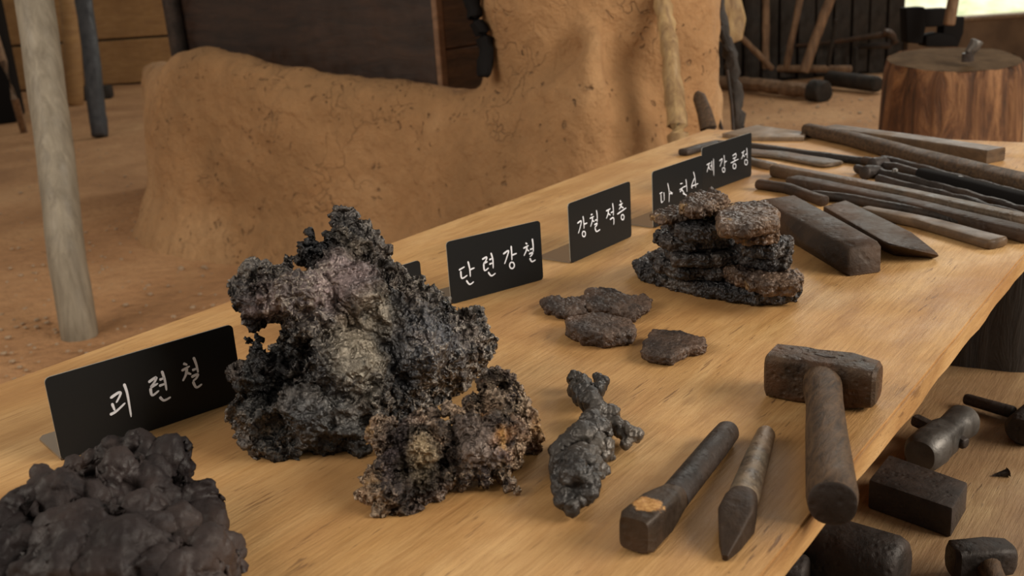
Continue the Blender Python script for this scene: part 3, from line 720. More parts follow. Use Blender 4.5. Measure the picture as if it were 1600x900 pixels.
# ================================================================ SIGNS
def ribbon(bm, pts, w, p0, ux, n, taper=(1.0, .55)):
    """brush stroke as a raised strip on the sign face; pts are world points on the face"""
    P = [Vector(p) for p in pts]; Q = []
    for i in range(len(P) - 1):                       # Catmull-Rom smoothing
        a = P[max(i - 1, 0)]; b = P[i]; c = P[i + 1]; d_ = P[min(i + 2, len(P) - 1)]
        for k in range(5):
            t = k / 5; Q.append(.5 * ((2 * b) + (c - a) * t + (2 * a - 5 * b + 4 * c - d_) * t * t + (3 * b - a - 3 * c + d_) * t ** 3))
    Q.append(P[-1]); L = []; N = len(Q)
    for i, q in enumerate(Q):
        d_ = (Q[min(i + 1, N - 1)] - Q[max(i - 1, 0)]).normalized(); s = d_.cross(n).normalized()
        t = i / (N - 1); k = taper[0] + (taper[1] - taper[0]) * t
        if i in (0, N - 1): k *= .5
        L.append((bm.verts.new(q + s * w * k + n * .0006), bm.verts.new(q - s * w * k + n * .0006), bm.verts.new(q - s * w * k + n * .0001), bm.verts.new(q + s * w * k + n * .0001)))
    for a, b in zip(L[:-1], L[1:]):
        for k in range(4): bm.faces.new((a[k], b[k], b[(k + 1) % 4], a[(k + 1) % 4]))
    bm.faces.new(L[0]); bm.faces.new(L[-1][::-1])
def sign(BL, BR, TL, TR, label, glyphs, zo, sw, foot=.075, width=None, h=None, rot=0.0, tslope=None):
    p0 = at(*BL, TZ); p1 = at(*BR, TZ)
    u = (p1 - p0); u.z = 0
    if width is None: width = u.length
    u.normalize(); n = Vector((u.y, -u.x, 0))
    if n.dot(CAM - p0) < 0: n = -n
    if h is None:
        hs = []
        for q in (TL, TR):
            if q: hs.append(on_plane(*q, p0, n).z - TZ)
        h = sum(hs) / len(hs)
    print('SIGN', label[:30], 'w', round(width, 3), 'h', round(h, 3))
    T = .003
    o = empty('sign', p0 + u * width / 2, label, 'sign', None)
    def quad(w0, w1, z0, z1, r=.006):
        pts = []
        for cx, cz, a0 in ((w1 - r, z1 - r, 0), (w0 + r, z1 - r, 90), (w0 + r, z0 + r, 180), (w1 - r, z0 + r, 270)):
            for k in range(5):
                a = math.radians(a0 + k * 22.5); pts.append((cx + r * math.cos(a), cz + r * math.sin(a)))
        return pts
    Z = Vector((0, 0, 1))
    def sheet(name, pts, th0, th1, m):
        bm = bmesh.new(); A_ = [bm.verts.new(p0 + u * a + Z * (b + .0005) + n * th0) for a, b in pts]; B_ = [bm.verts.new(p0 + u * a + Z * (b + .0005) + n * th1) for a, b in pts]
        bm.faces.new(A_); bm.faces.new(B_[::-1])
        for k in range(len(pts)): bm.faces.new((A_[k], B_[k], B_[(k + 1) % len(pts)], A_[(k + 1) % len(pts)]))
        return finish(name, bm, m, o, ang=30)
    q = quad(0, width, 0, h)
    sheet('face_panel', q, 0, -.0015, ACRY); sheet('back_panel', q, -.0016, -T, EDGE)
    bm = bmesh.new()
    f0 = [(0, -T), (width, -T), (width, -foot + .008), (width - .006, -foot), (.006, -foot), (0, -foot + .008)]
    A_ = [bm.verts.new(p0 + u * a + n * b + Z * .0004) for a, b in f0]; B_ = [bm.verts.new(p0 + u * a + n * b + Z * (.0004 + T)) for a, b in f0]
    bm.faces.new(A_); bm.faces.new(B_[::-1])
    for k in range(len(f0)): bm.faces.new((A_[k], B_[k], B_[(k + 1) % 6], A_[(k + 1) % 6]))
    finish('foot_panel', bm, FOOT, o)
    zx, zy, zs = zo
    for g_ in glyphs:
        bm = bmesh.new()
        for s_ in g_:
            if s_[0] == 'O':
                _, cx, cy, rx, ry = s_
                s_ = [(cx + rx * math.sin(a), cy - ry * math.cos(a)) for a in [2 * math.pi * k / 10 for k in range(11)]]; tp = (.8, .8)
            else: tp = (1.05, .62)
            ribbon(bm, [on_plane(zx + a / zs, zy + b / zs, p0, n) for a, b in s_], sw, p0, u, n, tp)
        finish('painted_letter', bm, PAINT, o)
    return o
G1 = [[[(420, 495), (470, 462), (480, 472), (455, 522)], [(430, 525), (447, 568)], [(418, 592), (455, 572), (508, 522)], [(500, 410), (520, 470), (543, 605)]],
      [[(643, 403), (688, 373), (680, 400), (655, 432)], [(655, 434), (700, 408)], [(656, 436), (666, 478), (706, 450)], [(722, 335), (740, 390), (750, 450)], [(708, 388), (738, 376)], [(706, 424), (742, 410)], [(710, 487), (735, 508), (775, 488)]],
      [[(848, 292), (872, 300)], [(838, 335), (886, 307)], [(870, 322), (862, 360), (845, 395)], [(866, 345), (895, 355)], [(908, 255), (925, 300), (935, 345)], [(900, 332), (930, 320)], [(895, 372), (932, 355), (926, 376), (905, 395)], [(905, 397), (925, 432), (958, 412)]]]
G2 = [[[(160, 552), (215, 520)], [(178, 560), (188, 628), (240, 600)], [(245, 470), (262, 540), (268, 615)], [(262, 550), (308, 530)], [(230, 648), (262, 685), (300, 660)]],
      [[(378, 452), (420, 430), (412, 465), (390, 490)], [(392, 490), (430, 472)], [(392, 492), (402, 555), (440, 530)], [(460, 390), (478, 450), (482, 535)], [(445, 455), (475, 442)], [(445, 497), (478, 484)], [(435, 570), (465, 605), (505, 580)]],
      [[(575, 402), (625, 370), (612, 425), (588, 495)], [(650, 325), (655, 395), (658, 460)], [(658, 412), (703, 394)], ['O', 658, 507, 22, 30]],
      [[(785, 298), (802, 308)], [(765, 348), (815, 320)], [(800, 337), (790, 375), (770, 418)], [(795, 357), (820, 374)], [(848, 258), (856, 320), (858, 380)], [(828, 360), (855, 347)], [(818, 402), (850, 387), (845, 408), (828, 427)], [(825, 440), (845, 472), (880, 455)]]]
G3 = [[[(145, 460), (185, 435), (175, 500), (155, 565)], [(203, 385), (212, 450), (215, 515)], [(215, 470), (248, 455)], ['O', 213, 570, 17, 28]],
      [[(285, 372), (304, 364)], [(275, 410), (318, 387)], [(305, 402), (298, 445), (283, 495)], [(302, 430), (322, 442)], [(343, 322), (352, 385), (352, 445)], [(330, 430), (350, 419)], [(322, 475), (350, 460), (345, 482), (328, 500)], [(328, 505), (345, 545), (383, 522)]],
      [[(445, 332), (490, 307)], [(470, 325), (462, 370), (447, 410)], [(465, 355), (490, 375)], [(512, 250), (520, 320), (520, 380)], [(495, 350), (518, 337)], [(485, 420), (522, 402), (525, 475)]],
      [[(590, 222), (602, 240)], [(580, 272), (617, 250)], [(605, 262), (595, 290), (580, 315)], [(600, 285), (628, 300)], [(560, 365), (655, 298)], ['O', 617, 395, 15, 27]]]
G4 = [[[(115, 578), (138, 564)], [(126, 580), (130, 652), (146, 640)], [(152, 566), (154, 600), (155, 640)], [(185, 485), (198, 560), (197, 650)], [(198, 580), (230, 568)], [(208, 556), (226, 584)]],
      [[(296, 490), (316, 486)], [(288, 545), (332, 512)], [(312, 525), (305, 548), (292, 562)], [(310, 540), (335, 582)], [(345, 450), (352, 510), (355, 560)], [(330, 517), (352, 506)], [(318, 575), (348, 590), (345, 612)]],
      [[(412, 385), (425, 440), (432, 525)], [(420, 440), (395, 510), (402, 530)], [(395, 512), (453, 488)]]]
G5 = [[[(528, 325), (560, 305)], [(548, 320), (540, 355), (530, 388)], [(545, 345), (562, 368)], [(572, 290), (575, 375)], [(560, 335), (572, 330)], [(588, 268), (590, 420)]],
      [[(640, 290), (665, 270), (655, 310), (645, 338)], [(680, 238), (685, 290), (684, 340)], [(684, 300), (705, 290)], ['O', 677, 367, 12, 20]],
      [[(755, 245), (785, 225), (783, 262)], [(758, 270), (784, 257)], [(772, 265), (775, 290)], [(740, 308), (808, 272)], ['O', 772, 335, 14, 22]],
      [[(835, 220), (862, 200)], [(850, 215), (845, 245), (832, 272)], [(848, 238), (862, 252)], [(880, 175), (883, 230), (885, 268)], [(865, 235), (882, 226)], ['O', 874, 300, 13, 23]]]
sign((97, 721), (381, 624), (75, 600), (367, 498), 'wide black sign with three white letters, nearest of the signs, behind the brown-black lump', G1, (60, 490, 3.75), .0017, foot=.085)
sign((560, 530), (664, 492), None, (655, 407), 'black sign almost hidden behind the tall grey slag bloom', [], (0, 0, 1), .001, width=None)
sign((706, 476), (849, 437), (697, 387), (841, 338), 'black sign with four white letters just right of the tall slag bloom', G2, (690, 330, 6), .0015)
sign((893, 412), (987, 370), (888, 320), (984, 283), 'black sign with four white letters left of the slab stack, its clear foot showing', G3, (880, 280, 6.667), .0014)
sign((1022, 357), (1098, 326), (1021, 270), (1096, 242), 'black sign whose letters are partly hidden behind the slab stack', G4, (1010, 200, 5.622), .0011)
sign((1098, 303), (1174, 275), (1094, 235), (1174, 205), 'farthest black sign with four small white letters, beside the iron bars', G5, (1010, 200, 5.622), .0011)

# ================================================================ ROCKS
def zb_(zs, x0, y0, L, D):        # (x, y, r, depth offset) in a zoomed crop -> world
    return [(atd(x0 + a / zs, y0 + b / zs, D + d_), r * 1.04 / zs * (D + d_) / FPX) for a, b, r, d_ in L]
bloom = [(330, 62, 30, .06), (345, 85, 36, .06), (372, 115, 46, .07), (395, 165, 48, .08), (335, 150, 55, .05), (300, 215, 72, .02), (395, 205, 50, .07),
         (238, 100, 11, .03), (245, 122, 13, .03), (258, 142, 20, .03), (225, 165, 32, .03), (280, 150, 24, .06), (140, 215, 46, .0), (95, 208, 28, .0), (175, 190, 30, .01), (85, 255, 40, .0), (62, 280, 24, .0), (45, 285, 12, .0), (105, 305, 52, .0), (150, 290, 70, .0),
         (215, 270, 80, -.01), (250, 330, 95, .0), (345, 265, 80, .01), (420, 240, 52, .06), (410, 330, 105, .03), (500, 245, 46, .10), (470, 225, 30, .10), (525, 270, 42, .11), (545, 240, 14, .11),
         (540, 330, 66, .09), (480, 400, 115, .06), (580, 420, 92, .10), (630, 400, 72, .13), (672, 345, 30, .15), (690, 340, 12, .15), (660, 330, 30, .15), (680, 400, 30, .14), (670, 440, 42, .13), (590, 300, 18, .13), (600, 320, 32, .13), (650, 350, 45, .14),
         (560, 500, 72, .10), (630, 480, 48, .12), (450, 520, 80, .05), (500, 555, 50, .07), (330, 450, 105, .0), (230, 420, 75, .01), (175, 455, 66, .01), (120, 450, 45, .0), (92, 402, 16, .0), (78, 385, 10, .0), (102, 382, 8, .0), (100, 425, 28, .0), (72, 440, 14, .0), (95, 480, 48, -.01),
         (68, 545, 34, -.01), (42, 568, 14, -.01), (52, 578, 16, -.01), (110, 590, 66, -.02), (165, 645, 58, -.02), (165, 690, 34, -.02), (190, 690, 32, -.02), (140, 690, 22, -.02), (245, 590, 90, -.02), (330, 600, 76, -.02), (355, 655, 30, -.03), (300, 660, 30, -.03), (395, 545, 36, -.02), (425, 535, 12, -.03), (400, 570, 30, .0)]
bloom += [(300, 500, 90, .09), (400, 420, 100, .12), (250, 430, 80, .08), (480, 500, 80, .14), (330, 330, 80, .09), (200, 560, 70, .06), (400, 560, 60, .1)]
def zones_(zs, x0, y0, L, D): return [(tuple(atd(x0 + a / zs, y0 + b / zs, D + d_)), r / zs * D / FPX, k_, c_) for a, b, r, d_, k_, c_ in L]
TAN = (.30, .26, .20); PUR = (.19, .145, .145); BLU = (.065, .068, .080); BLK = (.016, .016, .018); GRY = (.17, .165, .16)  # BLK: dark low parts, and cavity shadow put into the colour
ZB = zones_(1.667, 340, 300, [(390, 400, 90, -.04, .45, TAN), (410, 320, 70, -.03, .45, TAN), (350, 480, 60, -.06, .5, TAN), (345, 190, 70, -.02, .5, PUR), (270, 250, 70, -.04, .6, PUR), (110, 300, 60, -.04, .7, PUR), (370, 120, 50, .02, .9, (.10, .08, .06)),
     (520, 400, 110, .04, .5, BLU), (600, 420, 70, .05, .7, BLU), (560, 520, 80, .05, .9, BLK), (470, 560, 60, .03, 1, BLK), (240, 460, 60, -.04, 1.1, BLK), (150, 430, 70, -.03, 1.1, BLK), (300, 590, 90, -.07, .6, GRY), (180, 620, 80, -.07, .9, (.06, .06, .062)), (100, 560, 60, -.05, 1, (.05, .05, .05)), (510, 250, 60, .06, .8, (.09, .07, .06)), (640, 380, 60, .10, 1, (.07, .06, .06))], 1.16)
rock('slag_bloom', zb_(1.667, 340, 300, bloom, 1.16), .0015, [('CLOUDS', .06, .026, .45), ('MUSGRAVE', .035, .010, .9), ('VORONOI', .013, -.008, .5), ('MUSGRAVE', .010, .0035, .8), ('CLOUDS', .0035, .0018, .5)], SLAG_BLOOM, TZ, 'tall jagged grey bloom of slag with a pointed top, largest piece on the table', smooth=3, seed=4, zones=ZB)
spiky = [(720, 100, 38, .05), (770, 120, 36, .05), (680, 130, 40, .05), (800, 190, 66, .05), (865, 260, 46, .05), (885, 330, 46, .05), (900, 410, 40, .05), (900, 470, 32, .06), (880, 560, 44, .07), (640, 260, 80, .04), (720, 240, 90, .04), (590, 370, 100, .0), (700, 400, 110, .0), (780, 380, 100, .02), (620, 480, 90, -.01), (720, 510, 80, -.01), (800, 480, 70, .01),
         (540, 520, 70, -.01), (480, 260, 26, .02), (520, 290, 40, .02), (400, 290, 40, .02), (350, 320, 56, .02), (300, 400, 80, .0), (420, 400, 90, .0), (200, 440, 76, .01), (140, 330, 26, .03), (120, 380, 34, .03), (180, 350, 50, .03), (350, 500, 100, -.02), (220, 560, 90, -.02), (140, 580, 50, -.01), (90, 600, 24, -.01), (60, 700, 22, -.02), (130, 680, 60, -.03), (230, 690, 90, -.04), (340, 640, 90, -.03), (420, 680, 40, -.03), (250, 790, 50, -.05), (160, 780, 44, -.05), (320, 760, 34, -.05),
         (460, 600, 60, -.02), (560, 600, 46, -.02), (660, 590, 46, -.02), (760, 580, 40, -.01), (800, 630, 24, -.03), (828, 668, 12, -.035), (846, 705, 5, -.04)]
CP = (.24, .19, .165); CD = (.08, .06, .065); CG = (.48, .37, .23); CR = (.36, .17, .05)
ZC = zones_(3.2156, 550, 560, [(620, 420, 120, -.03, .35, CP), (560, 320, 70, -.02, .5, CP), (330, 450, 80, -.04, 1, CG), (360, 560, 70, -.06, 1, CG), (420, 520, 60, -.05, 1, CG), (200, 440, 70, -.03, 1, CD), (150, 560, 60, -.05, 1, CD), (270, 660, 70, -.07, 1, (.13, .11, .11)), (190, 780, 40, -.07, 1, CR), (660, 300, 34, .0, .8, CR), (765, 380, 36, -.02, .8, CR), (720, 180, 90, .02, 1, (.20, .15, .11)), (800, 470, 60, -.03, .8, (.16, .13, .14)), (890, 480, 60, .04, 1, CD), (700, 600, 50, -.04, 1, (.12, .08, .08))], 1.05)
spiky += [(600, 480, 90, .06), (720, 440, 90, .08), (400, 520, 80, .04), (830, 440, 60, .08), (260, 600, 70, .02)]
rock('slag_cluster', zb_(3.2156, 550, 560, spiky, 1.05), .0010, [('CLOUDS', .035, .016, .40), ('VORONOI', .011, -.007, .55), ('MUSGRAVE', .008, .0035, .8), ('CLOUDS', .0025, .0018, .5)], SLAG_SPIKY, TZ, 'prickly glistening brown slag cluster in front of the tall bloom', smooth=1, seed=5, zones=ZC)
lump = [(380, 500, 62, .08), (440, 490, 55, .08), (330, 520, 50, .08), (550, 525, 60, .08), (600, 545, 46, .08), (500, 530, 45, .08), (250, 560, 48, .06), (160, 600, 46, .04), (95, 610, 34, .04), (640, 640, 70, .06), (665, 720, 72, .04), (715, 800, 66, .0), (500, 630, 100, .04), (380, 620, 100, .03), (250, 670, 100, .0),
        (120, 720, 90, .0), (60, 780, 90, -.02), (300, 760, 120, -.04), (450, 750, 110, -.02), (560, 780, 120, -.02), (640, 860, 110, -.04), (50, 870, 110, -.06), (400, 900, 150, -.08), (200, 900, 150, -.08), (580, 960, 120, -.08), (710, 900, 70, -.02), (-40, 960, 120, -.08), (-60, 830, 70, -.04), (760, 840, 30, .0),
        (300, 700, 120, .06), (500, 800, 140, .06), (150, 850, 140, .04), (600, 850, 100, .06), (300, 1000, 160, .0)]
rock('iron_lump', zb_(2.0925, 0, 470, lump, .92), .0019, [('CLOUDS', .05, .026, .35), ('VORONOI', .034, -.014, .6), ('MUSGRAVE', .05, -.008, .5), ('VORONOI', .010, -.0035, .5), ('CLOUDS', .004, .0018, .5)], SLAG_DARK, TZ, 'dark brown rounded lump of raw iron in the bottom left corner', smooth=9, seed=6)
def zt_(zs, x0, y0, L, z):        # (x, y, r, height of centre above the table)
    out = []
    for a, b, r, hz in L:
        p = at(x0 + a / zs, y0 + b / zs, z + hz); out.append((p, r * 1.1 / zs * (p - CAM).dot(CAMF) / FPX))
    return out
twist = [(150, 85, 24, .018), (175, 110, 40, .02), (195, 150, 42, .02), (220, 195, 46, .022), (250, 80, 20, .016), (262, 100, 20, .016), (240, 130, 30, .018), (255, 235, 48, .022), (300, 240, 40, .02), (335, 275, 34, .018), (370, 315, 36, .016), (405, 325, 20, .013), (360, 345, 26, .013),
         (230, 300, 66, .026), (180, 330, 70, .026), (130, 370, 56, .022), (110, 330, 22, .018), (260, 370, 56, .02), (300, 400, 24, .013), (180, 420, 70, .024), (110, 440, 52, .02), (110, 510, 56, .022), (170, 510, 66, .024), (210, 550, 46, .018), (110, 575, 44, .018), (140, 615, 26, .013), (170, 590, 30, .014), (255, 460, 26, .014), (278, 460, 16, .012), (262, 490, 16, .01), (230, 480, 40, .018)]
rock('twisted_iron', zt_(2.6475, 840, 560, twist, TZ), .0010, [('CLOUDS', .03, .010, .3), ('MUSGRAVE', .03, -.004, .5), ('VORONOI', .014, -.004, .6), ('VORONOI', .005, -.0015, .5), ('CLOUDS', .002, .0008, .5)], SLAG_GREY, TZ, 'long twisted dark iron lump with a side stub, left of the two chisels', smooth=8, seed=8)
# flat fragments
PG = None
plate('slag_fragment', [(847, 466), (866, 463), (879, 464), (908, 463), (920, 470), (916, 484), (895, 487), (880, 487), (850, 478)], TZ + .014, TZ, SLAG_PLATE, 'small dark flat slag fragment at the left of the broken group', seed=1)
plate('slag_fragment', [(911, 461), (917, 451), (939, 450), (964, 453), (976, 458), (1004, 458), (1018, 467), (1015, 475), (1000, 482), (986, 488), (957, 482), (917, 478)], TZ + .017, TZ, SLAG_PLATE, 'long reddish flat slag fragment at the back of the broken group', seed=2)
plate('slag_fragment', [(884, 495), (892, 492), (939, 487), (984, 498), (993, 508), (988, 517), (946, 523), (908, 517), (886, 508)], TZ + .022, TZ, SLAG_PLATE, 'thick flat-topped slag fragment at the front of the broken group', seed=3, rough=.55)
plate('slag_fragment', [(1020, 512), (1066, 516), (1100, 526), (1103, 534), (1062, 547), (1044, 556), (1018, 552), (1003, 545), (1008, 528)], TZ + .016, TZ, SLAG_PLATE, 'triangular brown slag fragment lying alone nearest the big hammer', seed=4, rough=.5)
# stack of slabs
SG = 'slabs of the stack'
Z_ = TZ
for i, (px, zt, zb0, m_, lab, tilt) in enumerate((
    ([(992, 405), (1015, 395), (1060, 386), (1150, 390), (1230, 418), (1248, 444), (1238, 452), (1180, 455), (1120, 447), (1055, 432), (1005, 418)], .026, 0, SLAG_STACK, 'widest dark slab at the bottom of the stack', None),
    ([(1016, 394), (1035, 382), (1080, 378), (1150, 383), (1148, 408), (1130, 418), (1060, 416), (1025, 406)], .050, .027, SLAG_STACK, 'second slab from the bottom on the left of the stack', None),
    ([(1038, 382), (1050, 375), (1120, 370), (1165, 378), (1160, 394), (1100, 400), (1050, 398)], .072, .051, SLAG_STACK, 'smooth dark slab, third from the bottom on the left of the stack', None),
    ([(1025, 362), (1040, 350), (1110, 346), (1150, 352), (1158, 366), (1080, 375), (1035, 372)], .094, .073, SLAG_STACK, 'bubbly slab, fourth from the bottom on the left of the stack', None),
    ([(1044, 342), (1060, 331), (1112, 328), (1144, 340), (1140, 354), (1062, 357)], .118, .095, SLAG_STACK, 'black crumbly slab under the two topmost left slabs of the stack', None),
    ([(1023, 334), (1042, 321), (1078, 313), (1092, 326), (1066, 338), (1036, 342)], .128, .116, SLAG_TOP, 'thin brown slab jutting out left, below the topmost slab of the stack', None),
    ([(1063, 317), (1075, 303), (1108, 294), (1136, 301), (1137, 312), (1110, 321), (1080, 326)], .148, .129, SLAG_TOP, 'brown oval slab topmost on the left of the stack', None),
    ([(1136, 402), (1150, 397), (1222, 406), (1256, 424), (1246, 440), (1200, 439), (1160, 426), (1131, 416)], .052, .027, SLAG_TOP, 'pitted brown slab at the lower right front of the stack', None),
    ([(1158, 388), (1178, 379), (1232, 384), (1237, 396), (1228, 404), (1190, 402), (1160, 397)], .074, .053, SLAG_STACK, 'dark slab just above the pitted lower right slab of the stack', None),
    ([(1155, 371), (1200, 364), (1236, 367), (1238, 379), (1205, 384), (1158, 381)], .096, .075, SLAG_STACK, 'knobbly slab sticking out right at mid height of the stack', None),
    ([(1145, 356), (1190, 347), (1216, 349), (1217, 362), (1180, 366), (1150, 364)], .116, .097, SLAG_TOP, 'small slab directly under the flat topmost right slab of the stack', None),
    ([(1117, 330), (1134, 317), (1165, 313), (1200, 312), (1217, 328), (1214, 344), (1165, 352), (1125, 352)], .138, .117, SLAG_TOP, 'flat squarish brown slab topmost on the right of the stack', None))):
    plate('slag_slab', px, Z_ + zt, Z_ + zb0, m_, lab, None, .0014, tilt, 10 + i, rough=1.15 if i not in (2, 11) else .6)

# ================================================================ HAND TOOLS ON THE TABLE
def path(pts, z): return [at(x, y, z) for x, y in pts]
# punch with a square head
ch = empty('punch', at(1060, 760, TZ), 'round-shafted iron punch with a square rusty head, left of the pair', 'punch')
a = at(1139, 672, TZ + .013); b = at(1052, 778, TZ + .0145); c = at(990, 836, TZ + .019)
bm = bmesh.new(); loft(bm, [(a, .0105, .0105), (a.lerp(b, .03), .0125, .0125), (a.lerp(b, .2), .0135, .0135), (a.lerp(b, .9), .0142, .0142), (b, .0145, .0145)], 24, jit=.0006); finish('shaft', bm, DIRON, ch)
bm = bmesh.new(); d_ = (c - b); loft(bm, [(b - d_ * .02, .0140, .0140, 2.2), (b + d_ * .2, .0150, .0155, 4), (b + d_ * .42, .0162, .0170, 7), (b + d_ * .90, .0168, .0180, 7), (b + d_ * 1.0, .0140, .0155, 5)], 32); finish('head', bm, BIRON, ch)
hc = b + d_ * .66 + Vector((0, 0, .017)) - ch.location
def punch_head(t):
    iron((.060, .038, .024), (.016, .011, .008), (.085, .036, .016), .6, 30, .25, .42, .7, .7, .004)(t)
    old = t.b.inputs['Base Color'].links[0].from_socket
    v = t.nt.nodes.new('ShaderNodeVectorMath'); v.operation = 'DISTANCE'; v.inputs[1].default_value = hc; t.link(t.co, v.inputs[0])
    dd = t.math('ADD', v.outputs['Value'], t.math('MULTIPLY', t.math('SUBTRACT', t.noise(130, 4, .65), .5), .016))
    rc = t.ramp(t.noise(220, 4, .6), [(.35, (.30, .13, .035)), (.65, (.55, .31, .11))])
    t.color(t.mix(t.rng(dd, .0155, .0125), old, rc))
for sl in [o_ for o_ in ch.children if o_.name.startswith('head')]:
    sl.data.materials[0] = mat('punch_head_iron', (.1, .06, .03), .6, Specular_IOR_Level=.3, build=punch_head)
# pointed punch
ch = empty('pointed_punch', at(1165, 770, TZ), 'iron punch with a four-sided point, between the square punch and the hammer', 'punch')
a = at(1197, 676, TZ + .010); b = at(1160, 782, TZ + .014); c = at(1133, 872, TZ + .004)
bm = bmesh.new(); loft(bm, [(a, .0085, .0085), (a.lerp(b, .03), .0100, .0100), (a.lerp(b, .4), .0125, .0125), (a.lerp(b, .93), .0148, .0142), (b, .0140, .0140)], 24, jit=.0006); finish('shaft', bm, PIRON, ch)
bm = bmesh.new(); d_ = c - b; loft(bm, [(b - d_ * .05, .0135, .0135, 2.3), (b + d_ * .12, .0150, .0155, 4.5), (b + d_ * .38, .0162, .0160, 7), (b + d_ * .72, .0100, .0105, 7), (c, .0025, .0028, 5)], 32); finish('point', bm, BIRON, ch)
# big hammer
hm = empty('club_hammer', at(1290, 620, TZ), 'heavy club hammer with a square iron head and short wooden handle on the table edge', 'hammer')
HZ = TZ + .027
a = at(1203, 577, HZ); b = at(1373, 601, HZ)
d_ = b - a
bm = bmesh.new(); loft(bm, [(a, .0225, .0225, 5), (a + d_ * .025, .0265, .0262, 6), (a + d_ * .30, .0268, .0266, 8), (a + d_ * .40, .0262, .0266, 6), (a + d_ * .6, .0262, .0266, 6), (a + d_ * .72, .0268, .0264, 8), (a + d_ * .97, .0235, .0235, 4.5), (b, .0195, .0195, 4)], 40, jit=.0008); finish('head', bm, HIRON, hm, ang=30)
mid = a.lerp(b, .49); u = (at(1303, 792, TZ + .024) - mid); u.z = 0; un = u.normalized()
h0 = mid + un * .005 + Vector((0, 0, .001)); he = at(1301, 787, TZ + .024)
P = [h0, h0.lerp(he, .10), h0.lerp(he, .25), h0.lerp(he, .5), h0.lerp(he, .75), h0.lerp(he, .95), he]
R_ = [(.021, .0225), (.0215, .0225), (.0195, .0215), (.0205, .0215), (.0222, .0228), (.0232, .0232), (.0215, .0220)]
bm = bmesh.new(); loft(bm, [(p, r[0], r[1]) for p, r in zip(P, R_)], 28, p=2.3, jit=.0012); finish('handle', bm, HANDLE, hm)
bm = bmesh.new(); ue = (he - h0).normalized(); loft(bm, [(he - ue * .0015, .0216, .0221), (he + ue * .001, .0210, .0215), (he + ue * .0022, .0185, .0190)], 28, p=2.3, jit=.0006); o = finish('end_face', bm, DIRON, hm); o['label'] = 'dark sooty handle end'
top_c = a.lerp(b, .52) + Vector((0, 0, .0268))
dn = d_.normalized(); bm = hull([top_c + dn * x + un * y + Vector((0, 0, z)) for x, y in ((-.013, 0), (.011, .002), (0, .0055), (-.003, -.005)) for z in (-.002, .0006)], 0); finish('handle_wedge', bm, DIRON, hm)

# blocks and bars at the far end
def px3(L): return [at(x, y, z) for x, y, z in L]
zt = TZ + .050
A_ = px3([(1190, 311, zt), (1242, 304, zt), (1360, 371, zt), (1308, 376, zt), (1378, 381, zt - .008), (1325, 388, zt - .008), (1377, 426, TZ), (1325, 433, TZ)])
A_ += [Vector((p.x, p.y, TZ)) for p in A_[:2]]; h_ = at(1264, 387, TZ + .028); A_.append(h_)
tag(finish('iron_billet', hull(A_, .004), BIRON), 'thick square brown iron billet with a faceted front end, right of the slab stack', 'billet')
zt = TZ + .036
A_ = px3([(1286, 322, zt), (1322, 312, zt), (1424, 362, zt - .002), (1390, 382, zt - .002), (1462, 392, TZ + .016), (1470, 400, TZ + .010), (1462, 404, TZ), (1398, 400, TZ)])
A_ += [Vector((p.x, p.y, TZ)) for p in A_[:3]]
tag(finish('pointed_billet', hull(A_, .004), BIRON), 'pointed brown iron billet beside the thick square one', 'billet')
def bar(name, pts, z, hw, hh, m, label, cat='bar', p=4.0, hw1=None, rnd_=.3, jit=.0015, n=16):
    P = path(pts, z + hh); sts = []; hw1 = hw1 or hw
    T = len(P) - 1; fine = []
    for i in range(T):
        for k in range(4): fine.append(P[i].lerp(P[i + 1], k / 4))
    fine.append(P[-1]); N = len(fine) - 1
    dirv = (fine[1] - fine[0]).normalized(); dir2 = (fine[-1] - fine[-2]).normalized()
    for i, q in enumerate(fine):
        w_ = hw + (hw1 - hw) * i / N; sts.append((q, w_, hh, p))
    sts.insert(0, (fine[0] - dirv * hw * rnd_ * .7, hw * .86, hh * .9, p)); sts.insert(0, (fine[0] - dirv * hw * rnd_, hw * .6, hh * .7, p))
    sts.append((fine[-1] + dir2 * hw1 * rnd_ * .7, hw1 * .86, hh * .9, p)); sts.append((fine[-1] + dir2 * hw1 * rnd_, hw1 * .6, hh * .7, p))
    bm = bmesh.new(); loft(bm, sts, n, p, jit=jit); 
    o = finish(name, bm, m)
    return tag(o, label, cat) if label else o
bar('paddle_bar', [(1352, 330), (1440, 347), (1556, 379)], TZ, .016, .009, PLANKL, 'tan flat bar with a dark rounded end, nearest the table edge', hw1=.024)
bar('iron_bar', [(1240, 283), (1400, 316), (1610, 368)], TZ, .022, .012, BIRON, 'reddish brown flat bar behind the pointed billet', hw1=.020)
bar('iron_rod', [(1270, 305), (1310, 308), (1420, 328), (1584, 364)], TZ, .010, .010, DIRON, 'black round rod with a flattened tip along the reddish brown bar', 'rod', p=2.2)
bar('round_bar', [(1186, 288), (1230, 294), (1286, 314)], TZ, .013, .011, BIRON, 'short dark round-ended bar behind the square billet', 'bar', p=2.4)
bar('iron_bar', [(1212, 266), (1400, 303), (1640, 356)], TZ, .018, .014, GIRON, 'long grey-brown flat bar behind the reddish brown one', hw1=.02)
bar('iron_bar', [(1150, 247), (1208, 260)], TZ, .014, .008, GIRON, 'short grey bar end right of the farthest sign')
bar('paddle_plate', [(1150, 236), (1220, 242), (1300, 256)], TZ, .034, .006, GIRON, 'thin grey rounded plate right of the farthest sign', 'plate', p=2.6)
sk = bar('long_poker', [(1068, 238), (1120, 224), (1178, 229), (1260, 240), (1368, 254)], TZ, .018, .009, BLACK, 'long poker with a black flat end showing left of the farthest sign', 'poker', p=3, hw1=.010)
sk.data.materials[0] = DIRON
